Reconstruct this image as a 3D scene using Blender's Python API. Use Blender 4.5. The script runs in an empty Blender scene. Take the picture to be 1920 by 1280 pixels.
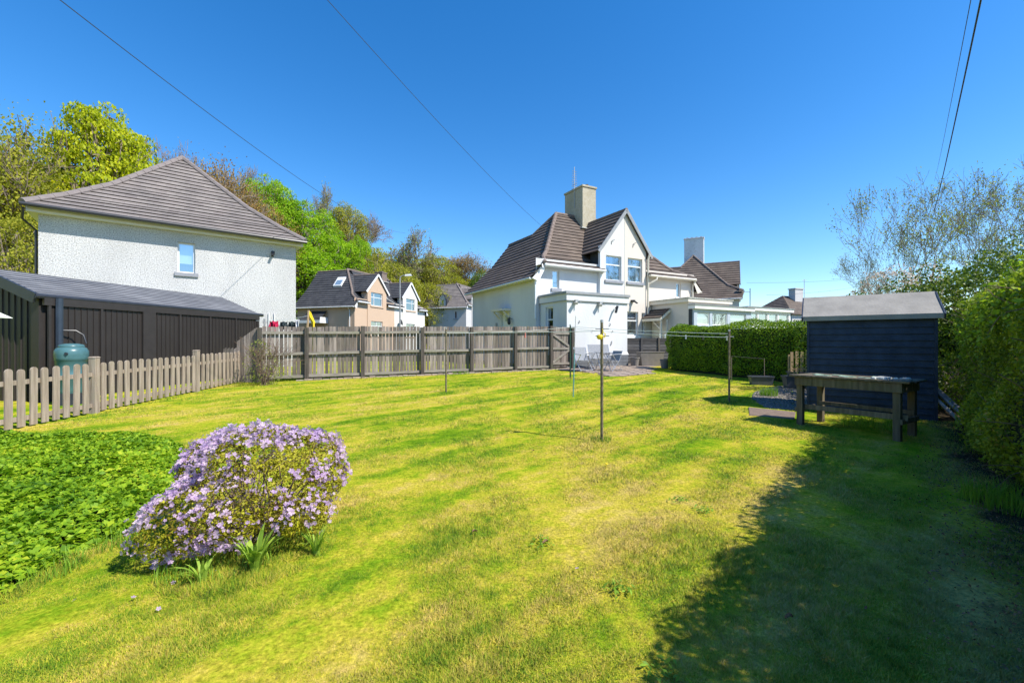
import bpy, math, random
import numpy as np
from mathutils import Vector, Matrix
R = math.radians
scn = bpy.context.scene
COL = scn.collection
# ---------------------------------------------------------------- camera
cam_d = bpy.data.cameras.new("camera")
cam = bpy.data.objects.new("camera", cam_d)
COL.objects.link(cam)
cam.location = (0, 0, 1.45)
cam.rotation_euler = (R(90), 0, 0)
cam_d.sensor_width = 36.0
cam_d.lens = 15.0
cam_d.clip_start = 0.05
cam_d.clip_end = 2000
scn.camera = cam
# ---------------------------------------------------------------- world + sun
SUN_EL, SUN_AZ = 48.5, math.atan2(-0.446, 0.895)      # direction towards the sun
w = bpy.data.worlds.new("World"); scn.world = w; w.use_nodes = True
nt = w.node_tree; bg = nt.nodes['Background']
sky = nt.nodes.new('ShaderNodeTexSky'); sky.sky_type = 'NISHITA'; sky.sun_disc = False
sky.sun_elevation = R(SUN_EL); sky.sun_rotation = math.pi/2 - SUN_AZ
sky.air_density = 1.0; sky.dust_density = 0.25; sky.ozone_density = 3.0; sky.altitude = 40
hs = nt.nodes.new('ShaderNodeHueSaturation'); hs.inputs['Saturation'].default_value = 1.36; hs.inputs['Hue'].default_value = 0.503; hs.inputs['Value'].default_value = 1.0
nt.links.new(sky.outputs[0], hs.inputs['Color']); nt.links.new(hs.outputs[0], bg.inputs[0])
bg.inputs[1].default_value = 0.15
sd = bpy.data.lights.new("sun", 'SUN'); sd.energy = 4.7; sd.angle = R(0.5); sd.color = (1.0, 0.95, 0.86)
sun = bpy.data.objects.new("sun", sd); COL.objects.link(sun)
sv = Vector((math.cos(SUN_AZ)*math.cos(R(SUN_EL)), math.sin(SUN_AZ)*math.cos(R(SUN_EL)), math.sin(R(SUN_EL))))
sun.rotation_euler = sv.to_track_quat('Z', 'Y').to_euler(); sun.location = (10, -10, 20)
scn.view_settings.view_transform = 'Standard'; scn.view_settings.look = 'None'
scn.view_settings.exposure = 0.62; scn.view_settings.gamma = 1.0
scn.render.engine = 'CYCLES'
scn.cycles.max_bounces = 6; scn.cycles.transparent_max_bounces = 8
rnd = random.Random(7)
# ---------------------------------------------------------------- materials
def nm(name):
    m = bpy.data.materials.new(name); m.use_nodes = True
    n = m.node_tree.nodes; l = m.node_tree.links
    return m, n, l, n['Principled BSDF']
def rampn(n, stops):
    r = n.new('ShaderNodeValToRGB'); e = r.color_ramp.elements
    while len(e) < len(stops): e.new(0.5)
    for i, (p, c) in enumerate(stops):
        e[i].position = p; e[i].color = (c[0], c[1], c[2], 1)
    return r
def noise(n, l, scale, coord='Object', detail=4, stretch=None, rot=0, rough=0.55):
    tc = n.new('ShaderNodeTexCoord'); mp = n.new('ShaderNodeMapping')
    if stretch: mp.inputs['Scale'].default_value = stretch
    nz = n.new('ShaderNodeTexNoise'); nz.inputs['Scale'].default_value = scale
    nz.inputs['Detail'].default_value = detail; nz.inputs['Roughness'].default_value = rough
    src = tc.outputs[coord]
    if rot:
        m0 = n.new('ShaderNodeMapping'); m0.inputs['Rotation'].default_value = (0, 0, rot); l.new(src, m0.inputs[0]); src = m0.outputs[0]
    l.new(src, mp.inputs[0]); l.new(mp.outputs[0], nz.inputs['Vector'])
    return nz
def mixc(n, l, a, b, f, mode='MIX'):
    m = n.new('ShaderNodeMix'); m.data_type = 'RGBA'; m.blend_type = mode
    for sock, v in ((m.inputs[6], a), (m.inputs[7], b), (m.inputs[0], f)):
        if isinstance(v, (int, float)): sock.default_value = v
        elif isinstance(v, tuple): sock.default_value = (v[0], v[1], v[2], 1)
        else: l.new(v, sock)
    return m.outputs[2]
def bump(n, l, b, src, strength, dist=0.02):
    bp = n.new('ShaderNodeBump'); bp.inputs['Strength'].default_value = strength; bp.inputs['Distance'].default_value = dist
    l.new(src, bp.inputs['Height']); l.new(bp.outputs[0], b.inputs['Normal'])
def mat_plain(name, c, rough=0.6, metal=0, var=0.12, scale=6, bmp=0.0, spec=0.4):
    m, n, l, b = nm(name)
    nz = noise(n, l, scale)
    d = tuple(x*(1-var) for x in c); e = tuple(min(1, x*(1+var)) for x in c)
    r = rampn(n, [(0.3, d), (0.7, e)]); l.new(nz.outputs[0], r.inputs[0]); l.new(r.outputs[0], b.inputs['Base Color'])
    b.inputs['Roughness'].default_value = rough; b.inputs['Metallic'].default_value = metal
    b.inputs['Specular IOR Level'].default_value = spec
    if bmp: 
        n2 = noise(n, l, scale*8); bump(n, l, b, n2.outputs[0], bmp)
    return m
def mat_render(name, c, speck=None, bs=0.3, bscale=40, stain=0.1, speck_scale=55, speck_pos=(0.36, 0.46)):
    """wall render / harling"""
    m, n, l, b = nm(name)
    big = noise(n, l, 0.7, detail=6, stretch=(1, 1, 0.35))
    r = rampn(n, [(0.3, tuple(x*(1-stain) for x in c)), (0.62, c)]); l.new(big.outputs[0], r.inputs[0])
    out = r.outputs[0]
    fine = noise(n, l, bscale, detail=3)
    if speck:
        s1 = noise(n, l, speck_scale, detail=6, rough=0.8)
        rr = rampn(n, [(speck_pos[0], (1, 1, 1)), (speck_pos[1], (0, 0, 0))]); l.new(s1.outputs[0], rr.inputs[0])
        out = mixc(n, l, out, speck, rr.outputs[0])
    l.new(out, b.inputs['Base Color']); b.inputs['Roughness'].default_value = 0.92
    b.inputs['Specular IOR Level'].default_value = 0.15
    bump(n, l, b, fine.outputs[0], bs, 0.03)
    return m
def mat_wood(name, c1, c2, grain=(22, 22, 1.6), rough=0.8, green=0.0):
    m, n, l, b = nm(name)
    g = noise(n, l, 1.0, detail=8, stretch=grain)
    geo = n.new('ShaderNodeNewGeometry')
    r = rampn(n, [(0.28, c1), (0.72, c2)]); l.new(g.outputs[0], r.inputs[0])
    v = rampn(n, [(0, (0.50, 0.48, 0.46)), (1, (1.3, 1.27, 1.25))]); l.new(geo.outputs['Random Per Island'], v.inputs[0])
    out = mixc(n, l, r.outputs[0], v.outputs[0], 1.0, 'MULTIPLY')
    if green:
        g2 = noise(n, l, 3.5, detail=5); rg = rampn(n, [(0.45, (0, 0, 0)), (0.7, (green,)*3)]); l.new(g2.outputs[0], rg.inputs[0])
        out = mixc(n, l, out, (0.16, 0.2, 0.07), rg.outputs[0])
    l.new(out, b.inputs['Base Color']); b.inputs['Roughness'].default_value = rough
    b.inputs['Specular IOR Level'].default_value = 0.2
    bump(n, l, b, g.outputs[0], 0.35, 0.01)
    return m
def mat_tile(name, c, c2, tw=0.33, th=0.3):
    """roof tiles: uv in metres"""
    m, n, l, b = nm(name)
    tc = n.new('ShaderNodeTexCoord')
    br = n.new('ShaderNodeTexBrick'); br.offset = 0.5
    br.inputs['Scale'].default_value = 1; br.inputs['Mortar Size'].default_value = 0.004
    br.inputs['Brick Width'].default_value = tw; br.inputs['Row Height'].default_value = th
    br.inputs['Color1'].default_value = (*c, 1); br.inputs['Color2'].default_value = (*c2, 1)
    br.inputs['Mortar'].default_value = tuple(x*0.78 for x in c)+(1,)
    l.new(tc.outputs['UV'], br.inputs[0])
    nz = noise(n, l, 1.3, detail=7)
    r = rampn(n, [(0.3, (0.75, 0.75, 0.75)), (0.7, (1.18, 1.16, 1.12))]); l.new(nz.outputs[0], r.inputs[0])
    out = mixc(n, l, br.outputs[0], r.outputs[0], 1.0, 'MULTIPLY')
    s = noise(n, l, 9, detail=3); rs = rampn(n, [(0.70, (0, 0, 0)), (0.78, (0.5, 0.5, 0.5))]); l.new(s.outputs[0], rs.inputs[0])
    out = mixc(n, l, out, (0.34, 0.34, 0.28), rs.outputs[0])
    l.new(out, b.inputs['Base Color']); b.inputs['Roughness'].default_value = 0.75
    b.inputs['Specular IOR Level'].default_value = 0.3
    f = noise(n, l, 60, detail=2); bump(n, l, b, f.outputs[0], 0.15, 0.01)
    return m
def mat_leaf(name, stops, trans=0.35, clump=1.2, rough=0.55, cw=0.35, glow=(1.25, 1.35, 0.7)):
    m, n, l, b = nm(name)
    geo = n.new('ShaderNodeNewGeometry'); nz = noise(n, l, clump, detail=3)
    mm = n.new('ShaderNodeMath'); mm.operation = 'MULTIPLY_ADD'; mm.inputs[1].default_value = 1-cw
    l.new(geo.outputs['Random Per Island'], mm.inputs[0])
    m2 = n.new('ShaderNodeMath'); m2.operation = 'MULTIPLY_ADD'; m2.inputs[1].default_value = 2.6*cw; m2.inputs[2].default_value = -0.8*cw
    l.new(nz.outputs[0], m2.inputs[0]); l.new(m2.outputs[0], mm.inputs[2])
    r = rampn(n, stops); l.new(mm.outputs[0], r.inputs[0])
    l.new(r.outputs[0], b.inputs['Base Color']); b.inputs['Roughness'].default_value = rough
    b.inputs['Specular IOR Level'].default_value = 0.22
    tr = n.new('ShaderNodeBsdfTranslucent')
    tcol = mixc(n, l, r.outputs[0], glow, 1.0, 'MULTIPLY'); l.new(tcol, tr.inputs[0])
    mx = n.new('ShaderNodeMixShader'); mx.inputs[0].default_value = trans
    out = n['Material Output']
    l.new(b.outputs[0], mx.inputs[1]); l.new(tr.outputs[0], mx.inputs[2]); l.new(mx.outputs[0], out.inputs[0])
    return m
def mat_glass(name, tint=(0.75, 0.85, 0.9), alpha=0.45):
    m, n, l, b = nm(name)
    gl = n.new('ShaderNodeBsdfGlossy'); gl.inputs['Roughness'].default_value = 0.03; gl.inputs[0].default_value = (0.9, 0.95, 1, 1)
    tr = n.new('ShaderNodeBsdfTransparent'); tr.inputs[0].default_value = (*tint, 1)
    mx = n.new('ShaderNodeMixShader'); mx.inputs[0].default_value = alpha
    l.new(tr.outputs[0], mx.inputs[1]); l.new(gl.outputs[0], mx.inputs[2]); l.new(mx.outputs[0], n['Material Output'].inputs[0])
    return m
def lawn_color(n, l):
    """patchy lawn colour shared by soil sheet and blades (object space = world space)"""
    big = noise(n, l, 1.0, detail=4, stretch=(0.42, 1.5, 1), rot=R(-46))
    sm = noise(n, l, 3.6, detail=5)
    far = noise(n, l, 0.9, detail=3, stretch=(0.16, 1.9, 1), rot=R(-46))
    a = n.new('ShaderNodeMath'); a.operation = 'MULTIPLY_ADD'; a.inputs[1].default_value = 0.55; l.new(big.outputs[0], a.inputs[0])
    b2 = n.new('ShaderNodeMath'); b2.operation = 'MULTIPLY_ADD'; b2.inputs[1].default_value = 0.30; l.new(sm.outputs[0], b2.inputs[0])
    c = n.new('ShaderNodeMath'); c.operation = 'MULTIPLY'; c.inputs[1].default_value = 0.30; l.new(far.outputs[0], c.inputs[0])
    sp_ = noise(n, l, 12.0, detail=4, rough=0.7); e_ = n.new('ShaderNodeMath'); e_.operation = 'MULTIPLY_ADD'; e_.inputs[1].default_value = 0.26; l.new(sp_.outputs[0], e_.inputs[0]); l.new(c.outputs[0], e_.inputs[2]); c = n.new('ShaderNodeMath'); c.operation = 'SUBTRACT'; c.inputs[1].default_value = 0.175; l.new(e_.outputs[0], c.inputs[0])
    l.new(c.outputs[0], b2.inputs[2]); l.new(b2.outputs[0], a.inputs[2])
    # yellow moss towards the front right, plus warm shade tone painted into the colour
    tc = n.new('ShaderNodeTexCoord'); vd = n.new('ShaderNodeVectorMath'); vd.operation = 'DISTANCE'; vd.inputs[1].default_value = (2.5, 3.0, 0)
    l.new(tc.outputs['Object'], vd.inputs[0])
    mr = n.new('ShaderNodeMapRange'); mr.inputs[1].default_value = 0.5; mr.inputs[2].default_value = 4.2; mr.inputs[3].default_value = 0.095; mr.inputs[4].default_value = 0.0
    l.new(vd.outputs['Value'], mr.inputs[0])
    ad = n.new('ShaderNodeMath'); l.new(a.outputs[0], ad.inputs[0]); l.new(mr.outputs[0], ad.inputs[1])
    return ad.outputs[0]
LAWN = [(0.37, (0.085, 0.195, 0.010)), (0.46, (0.200, 0.330, 0.014)), (0.53, (0.375, 0.420, 0.026)), (0.60, (0.540, 0.465, 0.052)), (0.72, (0.64, 0.48, 0.16))]
def mat_lawn():
    m, n, l, b = nm('lawn_soil')
    f = lawn_color(n, l); r = rampn(n, LAWN); l.new(f, r.inputs[0])
    fine = noise(n, l, 42, detail=4, rough=0.75); rf = rampn(n, [(0.32, (0.40, 0.42, 0.35)), (0.66, (1.15, 1.1, 1.05))]); l.new(fine.outputs[0], rf.inputs[0])
    out = mixc(n, l, r.outputs[0], rf.outputs[0], 1.0, 'MULTIPLY')
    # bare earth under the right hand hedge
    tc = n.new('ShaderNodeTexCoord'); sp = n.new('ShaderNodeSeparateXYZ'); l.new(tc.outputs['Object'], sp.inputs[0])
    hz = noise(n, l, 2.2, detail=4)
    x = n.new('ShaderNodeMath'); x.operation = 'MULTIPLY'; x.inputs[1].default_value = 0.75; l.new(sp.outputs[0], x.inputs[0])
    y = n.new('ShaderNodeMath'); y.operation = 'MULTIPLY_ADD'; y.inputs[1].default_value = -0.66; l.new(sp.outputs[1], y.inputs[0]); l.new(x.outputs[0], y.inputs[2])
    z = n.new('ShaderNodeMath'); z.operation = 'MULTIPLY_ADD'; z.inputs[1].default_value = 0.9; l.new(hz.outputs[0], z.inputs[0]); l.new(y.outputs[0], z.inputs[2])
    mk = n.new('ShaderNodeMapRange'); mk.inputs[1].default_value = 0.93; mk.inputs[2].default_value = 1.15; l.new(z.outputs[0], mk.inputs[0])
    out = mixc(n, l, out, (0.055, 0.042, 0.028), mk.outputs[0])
    # woodland floor and street verges beyond the garden
    ln = n.new('ShaderNodeMath'); ln.operation = 'GREATER_THAN'; ln.inputs[1].default_value = 24.0; l.new(sp.outputs[1], ln.inputs[0])
    out = mixc(n, l, out, (0.06, 0.075, 0.025), ln.outputs[0])
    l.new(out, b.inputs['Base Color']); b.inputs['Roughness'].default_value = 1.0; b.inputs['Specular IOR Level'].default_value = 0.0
    bump(n, l, b, fine.outputs[0], 0.6, 0.02)
    return m
def mat_blade():
    m, n, l, b = nm('grass_blade')
    f = lawn_color(n, l)
    geo = n.new('ShaderNodeNewGeometry')
    ad = n.new('ShaderNodeMath'); ad.operation = 'MULTIPLY_ADD'; ad.inputs[1].default_value = 0.24; l.new(geo.outputs['Random Per Island'], ad.inputs[0])
    sb = n.new('ShaderNodeMath'); sb.operation = 'SUBTRACT'; sb.inputs[1].default_value = 0.12; l.new(f, sb.inputs[0]); l.new(sb.outputs[0], ad.inputs[2])
    r = rampn(n, LAWN); l.new(ad.outputs[0], r.inputs[0])
    cl_ = noise(n, l, 9.0, detail=5, rough=0.7); rc = rampn(n, [(0.33, (0.58, 0.64, 0.55)), (0.5, (1.0, 1.0, 1.0)), (0.68, (1.3, 1.22, 1.15))]); l.new(cl_.outputs[0], rc.inputs[0])
    r_o = mixc(n, l, r.outputs[0], rc.outputs[0], 1.0, 'MULTIPLY')
    l.new(r_o, b.inputs['Base Color']); b.inputs['Roughness'].default_value = 0.55; b.inputs['Specular IOR Level'].default_value = 0.25
    tr = n.new('ShaderNodeBsdfTranslucent'); tcol = mixc(n, l, r_o, (1.2, 1.25, 0.85), 1.0, 'MULTIPLY'); l.new(tcol, tr.inputs[0])
    mx = n.new('ShaderNodeMixShader'); mx.inputs[0].default_value = 0.15
    gm = n.new('ShaderNodeVectorMath'); gm.operation = 'MULTIPLY_ADD'; gm.inputs[1].default_value = (0.45, 0.45, 0.45); gm.inputs[2].default_value = (0, 0, 0.9); l.new(geo.outputs['Normal'], gm.inputs[0]); gn = n.new('ShaderNodeVectorMath'); gn.operation = 'NORMALIZE'; l.new(gm.outputs[0], gn.inputs[0]); l.new(gn.outputs[0], b.inputs['Normal'])
    l.new(b.outputs[0], mx.inputs[1]); l.new(tr.outputs[0], mx.inputs[2]); l.new(mx.outputs[0], n['Material Output'].inputs[0])
    return m
M = {}
M['lawn'] = mat_lawn(); M['blade'] = mat_blade()
M['white'] = mat_render('white_render', (0.64, 0.64, 0.635), bs=0.35, bscale=14, stain=0.16)
M['cream'] = mat_render('cream_render', (0.66, 0.60, 0.53), bs=0.12, bscale=26, stain=0.06)
M['harl'] = mat_render('white_harling', (0.64, 0.635, 0.63), speck=(0.22, 0.215, 0.21), bs=0.6, bscale=40, stain=0.2, speck_scale=28, speck_pos=(0.40, 0.52))
M['peach'] = mat_render('peach_render', (0.55, 0.40, 0.285), bs=0.1, stain=0.05)
M['pale'] = mat_render('pale_render', (0.68, 0.66, 0.61), bs=0.1, stain=0.05)
M['grey_render'] = mat_render('grey_render', (0.55, 0.53, 0.52), bs=0.1, stain=0.06)
M['chim'] = mat_render('weathered_chimney', (0.50, 0.45, 0.35), speck=(0.36, 0.31, 0.20), bs=0.3, stain=0.4, speck_scale=7, speck_pos=(0.30, 0.6))
M['chimw'] = mat_render('white_chimney', (0.74, 0.74, 0.72), speck=(0.45, 0.42, 0.36), bs=0.3, stain=0.25, speck_scale=5, speck_pos=(0.34, 0.46))
M['tile_brown'] = mat_tile('brown_roof_tiles', (0.125, 0.095, 0.078), (0.16, 0.125, 0.10))
M['tile_grey'] = mat_tile('grey_roof_tiles', (0.19, 0.165, 0.155), (0.225, 0.20, 0.185))
M['tile_slate'] = mat_tile('slate_roof_tiles', (0.050, 0.052, 0.060), (0.075, 0.077, 0.085), 0.3, 0.2)
M['tile_garage'] = mat_tile('garage_roof_tiles', (0.15, 0.155, 0.17), (0.20, 0.205, 0.22), 0.4, 0.16)
M['tile_shadow_edge'] = mat_plain('tile_shadow_edge', (0.035, 0.028, 0.024), 0.9)  # near-black risers paint the shadow gap under each tile course
M['ridge_brown'] = mat_plain('ridge_brown', (0.19, 0.145, 0.12), 0.8, scale=5)
M['ridge_grey'] = mat_plain('ridge_grey', (0.20, 0.17, 0.16), 0.8, scale=5)
M['white_plastic'] = mat_plain('white_plastic', (0.74, 0.74, 0.73), 0.35, var=0.03)
M['cream_plastic'] = mat_plain('cream_plastic', (0.68, 0.62, 0.52), 0.4, var=0.05)
M['fascia_grey'] = mat_plain('fascia_grey', (0.27, 0.28, 0.29), 0.5)
M['sill_grey'] = mat_plain('sill_grey', (0.27, 0.28, 0.31), 0.7)
M['plinth'] = mat_plain('plinth_grey', (0.13, 0.14, 0.155), 0.8, scale=10)
M['black_metal'] = mat_plain('black_metal', (0.02, 0.022, 0.026), 0.4, var=0.2)
M['black_plastic'] = mat_plain('black_plastic', (0.03, 0.033, 0.04), 0.35, var=0.15)
M['glass'] = mat_glass('window_glass')
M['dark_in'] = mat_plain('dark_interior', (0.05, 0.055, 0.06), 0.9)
M['blind'] = mat_plain('white_blind', (0.75, 0.75, 0.74), 0.8, var=0.04)
M['blind_dull'] = mat_plain('grey_blind', (0.42, 0.43, 0.44), 0.8, var=0.04)
M['net'] = mat_plain('net_curtain', (0.55, 0.55, 0.57), 0.9, var=0.35, scale=40)
M['fence'] = mat_wood('weathered_fence_wood', (0.12, 0.10, 0.088), (0.31, 0.265, 0.235), green=0.08)
M['fence_rail'] = mat_wood('weathered_rail_wood', (0.17, 0.15, 0.13), (0.36, 0.33, 0.29), grain=(3, 3, 30), green=0.2)
M['fence_post'] = mat_wood('weathered_post_wood', (0.055, 0.046, 0.042), (0.16, 0.138, 0.125), green=0.1)
M['picket'] = mat_wood('picket_wood', (0.20, 0.155, 0.12), (0.44, 0.37, 0.30), green=0.12)
M['dark_fence'] = mat_wood('dark_stained_fence', (0.055, 0.055, 0.058), (0.12, 0.115, 0.115), grain=(3, 3, 25))
M['fresh_wood'] = mat_wood('tan_wood', (0.38, 0.27, 0.15), (0.6, 0.45, 0.27))
M['mossy'] = mat_wood('mossy_bench_wood', (0.095, 0.078, 0.056), (0.26, 0.215, 0.16), green=0.2)
M['shed'] = mat_plain('navy_shed_paint', (0.034, 0.046, 0.072), 0.55, var=0.3, scale=5, bmp=0.2, spec=0.25)
M['felt'] = mat_plain('grey_roofing_felt', (0.29, 0.265, 0.23), 0.9, var=0.16, scale=3, bmp=0.3)
M['steel_brown'] = mat_plain('brown_steel_panel', (0.030, 0.025, 0.023), 0.45, var=0.08, scale=2)
M['navy'] = mat_plain('dark_blue_pipe', (0.03, 0.042, 0.062), 0.35)
M['water_butt'] = mat_plain('teal_butt_plastic', (0.065, 0.15, 0.16), 0.32, var=0.1)
M['green_plastic'] = mat_plain('dark_green_plastic', (0.02, 0.12, 0.07), 0.4)
M['cream_paint'] = mat_plain('pale_lid', (0.7, 0.72, 0.6), 0.5)
M['galv'] = mat_plain('galvanised_steel', (0.42, 0.41, 0.39), 0.45, 0.5, var=0.25, scale=14)
M['alu'] = mat_plain('aluminium', (0.55, 0.56, 0.58), 0.4, 0.6, var=0.1)
M['textilene'] = mat_plain('grey_mesh_fabric', (0.27, 0.28, 0.30), 0.8, var=0.2, scale=30)
M['tub'] = mat_plain('grey_planter', (0.19, 0.17, 0.155), 0.7, var=0.15)
M['tub_dark'] = mat_plain('blue_grey_planter', (0.075, 0.085, 0.105), 0.5, var=0.1)
M['stone'] = mat_plain('stone_paving', (0.30, 0.235, 0.19), 0.9, var=0.3, scale=3, bmp=0.4)
M['slab'] = mat_plain('slab_brown', (0.19, 0.135, 0.10), 0.9, var=0.25, scale=9, bmp=0.4)
M['gravel'] = mat_plain('gravel_stone', (0.20, 0.18, 0.155), 0.95, var=0.6, scale=30, spec=0.05)
M['line'] = mat_plain('clothes_line', (0.55, 0.60, 0.55), 0.6)
M['cable'] = mat_plain('black_cable', (0.05, 0.06, 0.08), 0.6)
M['yellow'] = mat_plain('yellow_plastic', (0.75, 0.55, 0.01), 0.45, var=0.08)
M['red'] = mat_plain('red_cloth', (0.45, 0.01, 0.06), 0.8)
M['blackcloth'] = mat_plain('dark_cloth', (0.03, 0.045, 0.05), 0.9)
M['teal_pole'] = mat_plain('teal_pole', (0.12, 0.30, 0.30), 0.4)
M['pole_green'] = mat_plain('dark_green_pole', (0.025, 0.06, 0.045), 0.5, var=0.3)
M['tarmac'] = mat_plain('tarmac', (0.06, 0.06, 0.062), 0.95, scale=20, bmp=0.2)
M['bark'] = mat_plain('bark', (0.24, 0.19, 0.14), 0.9, var=0.35, scale=4, bmp=0.5)
M['bark_pale'] = mat_plain('pale_bark', (0.20, 0.155, 0.11), 0.9, var=0.3, scale=4, bmp=0.4)
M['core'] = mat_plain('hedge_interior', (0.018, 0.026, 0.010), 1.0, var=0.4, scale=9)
M['paint_peel'] = mat_plain('peeling_green_paint', (0.22, 0.30, 0.22), 0.8, var=0.7, scale=9)
M['lichen'] = mat_plain('pale_lichen', (0.42, 0.42, 0.38), 0.9, var=0.5, scale=12)
M['leaf_bright'] = mat_leaf('maple_leaf_bright', [(0.1, (0.13, 0.26, 0.006)), (0.55, (0.26, 0.44, 0.010)), (0.95, (0.45, 0.58, 0.02))], clump=0.8, trans=0.45)
M['leaf_lime'] = mat_leaf('maple_leaf_lime', [(0.1, (0.20, 0.25, 0.006)), (0.5, (0.40, 0.45, 0.010)), (0.85, (0.58, 0.57, 0.015)), (1, (0.55, 0.34, 0.05))], clump=0.8, trans=0.45)
M['leaf_olive'] = mat_leaf('olive_leaf', [(0.1, (0.14, 0.16, 0.015)), (0.5, (0.31, 0.32, 0.03)), (0.95, (0.52, 0.46, 0.05))], clump=0.7, trans=0.42)
M['leaf_brown'] = mat_leaf('russet_bud_leaf', [(0.1, (0.15, 0.085, 0.03)), (0.5, (0.34, 0.20, 0.065)), (0.8, (0.38, 0.31, 0.06)), (0.98, (0.50, 0.34, 0.12))], clump=0.6, trans=0.4, cw=0.5)
M['leaf_dark'] = mat_leaf('dark_green_leaf', [(0.1, (0.05, 0.10, 0.010)), (0.6, (0.12, 0.20, 0.02)), (0.95, (0.26, 0.34, 0.03))], clump=0.8)
M['leaf_hedge'] = mat_leaf('privet_leaf', [(0.05, (0.055, 0.12, 0.006)), (0.5, (0.15, 0.26, 0.008)), (0.92, (0.33, 0.45, 0.010))], trans=0.22, clump=2.0, cw=0.4)
M['leaf_wild'] = mat_leaf('wild_hedge_leaf', [(0.05, (0.07, 0.11, 0.012)), (0.45, (0.17, 0.24, 0.02)), (0.8, (0.33, 0.39, 0.03)), (0.96, (0.38, 0.24, 0.10))], trans=0.4, clump=1.6, cw=0.45)
M['leaf_privet'] = mat_leaf('privet_dark_leaf', [(0.05, (0.03, 0.065, 0.010)), (0.5, (0.10, 0.16, 0.015)), (0.95, (0.30, 0.36, 0.03))], trans=0.28, clump=1.0, rough=0.4)
M['leaf_tip'] = mat_leaf('fresh_shoot_leaf', [(0.05, (0.16, 0.27, 0.02)), (0.6, (0.30, 0.42, 0.03)), (0.95, (0.50, 0.55, 0.06))], trans=0.4, clump=3)
M['leaf_sparse'] = mat_leaf('sparse_bud_leaf', [(0.1, (0.15, 0.17, 0.04)), (0.5, (0.26, 0.31, 0.06)), (0.95, (0.46, 0.45, 0.12))], clump=2)
M['blossom'] = mat_leaf('cream_blossom', [(0.1, (0.40, 0.33, 0.22)), (0.6, (0.62, 0.50, 0.40)), (0.95, (0.75, 0.66, 0.58))], clump=2, glow=(1.1, 1.05, 1))
M['leaf_ger'] = mat_leaf('geranium_leaf', [(0.05, (0.05, 0.14, 0.010)), (0.4, (0.17, 0.32, 0.013)), (0.75, (0.33, 0.47, 0.02)), (0.95, (0.48, 0.52, 0.03)), (1.0, (0.5, 0.36, 0.04))], trans=0.35, clump=1.5, cw=0.4)
M['leaf_rhodo'] = mat_leaf('rhododendron_leaf', [(0.05, (0.10, 0.045, 0.02)), (0.3, (0.17, 0.13, 0.012)), (0.6, (0.34, 0.33, 0.015)), (0.85, (0.48, 0.46, 0.03)), (0.98, (0.25, 0.08, 0.04))], trans=0.25, clump=4, cw=0.4)
M['petal'] = mat_leaf('lilac_petal', [(0.05, (0.34, 0.21, 0.46)), (0.4, (0.54, 0.38, 0.58)), (0.95, (0.80, 0.66, 0.70))], trans=0.4, clump=4, cw=0.45, glow=(1.1, 1.0, 1.15), rough=0.6)
M['strap'] = mat_leaf('strap_leaf', [(0.05, (0.18, 0.32, 0.03)), (0.9, (0.40, 0.54, 0.08))], trans=0.35, clump=6)
M['weed'] = mat_leaf('weed_leaf', [(0.05, (0.10, 0.22, 0.015)), (0.9, (0.26, 0.42, 0.04))], trans=0.3, clump=6)
M['twig'] = mat_plain('twig', (0.16, 0.11, 0.075), 0.9, var=0.3)
M['dry_leaf'] = mat_plain('dry_leaf', (0.21, 0.13, 0.075), 0.95, var=0.4, scale=60, spec=0.05)
M['dandelion'] = mat_plain('dandelion_yellow', (0.8, 0.6, 0.02), 0.7)
M['daisy'] = mat_plain('white_flower', (0.8, 0.78, 0.8), 0.7)
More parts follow.
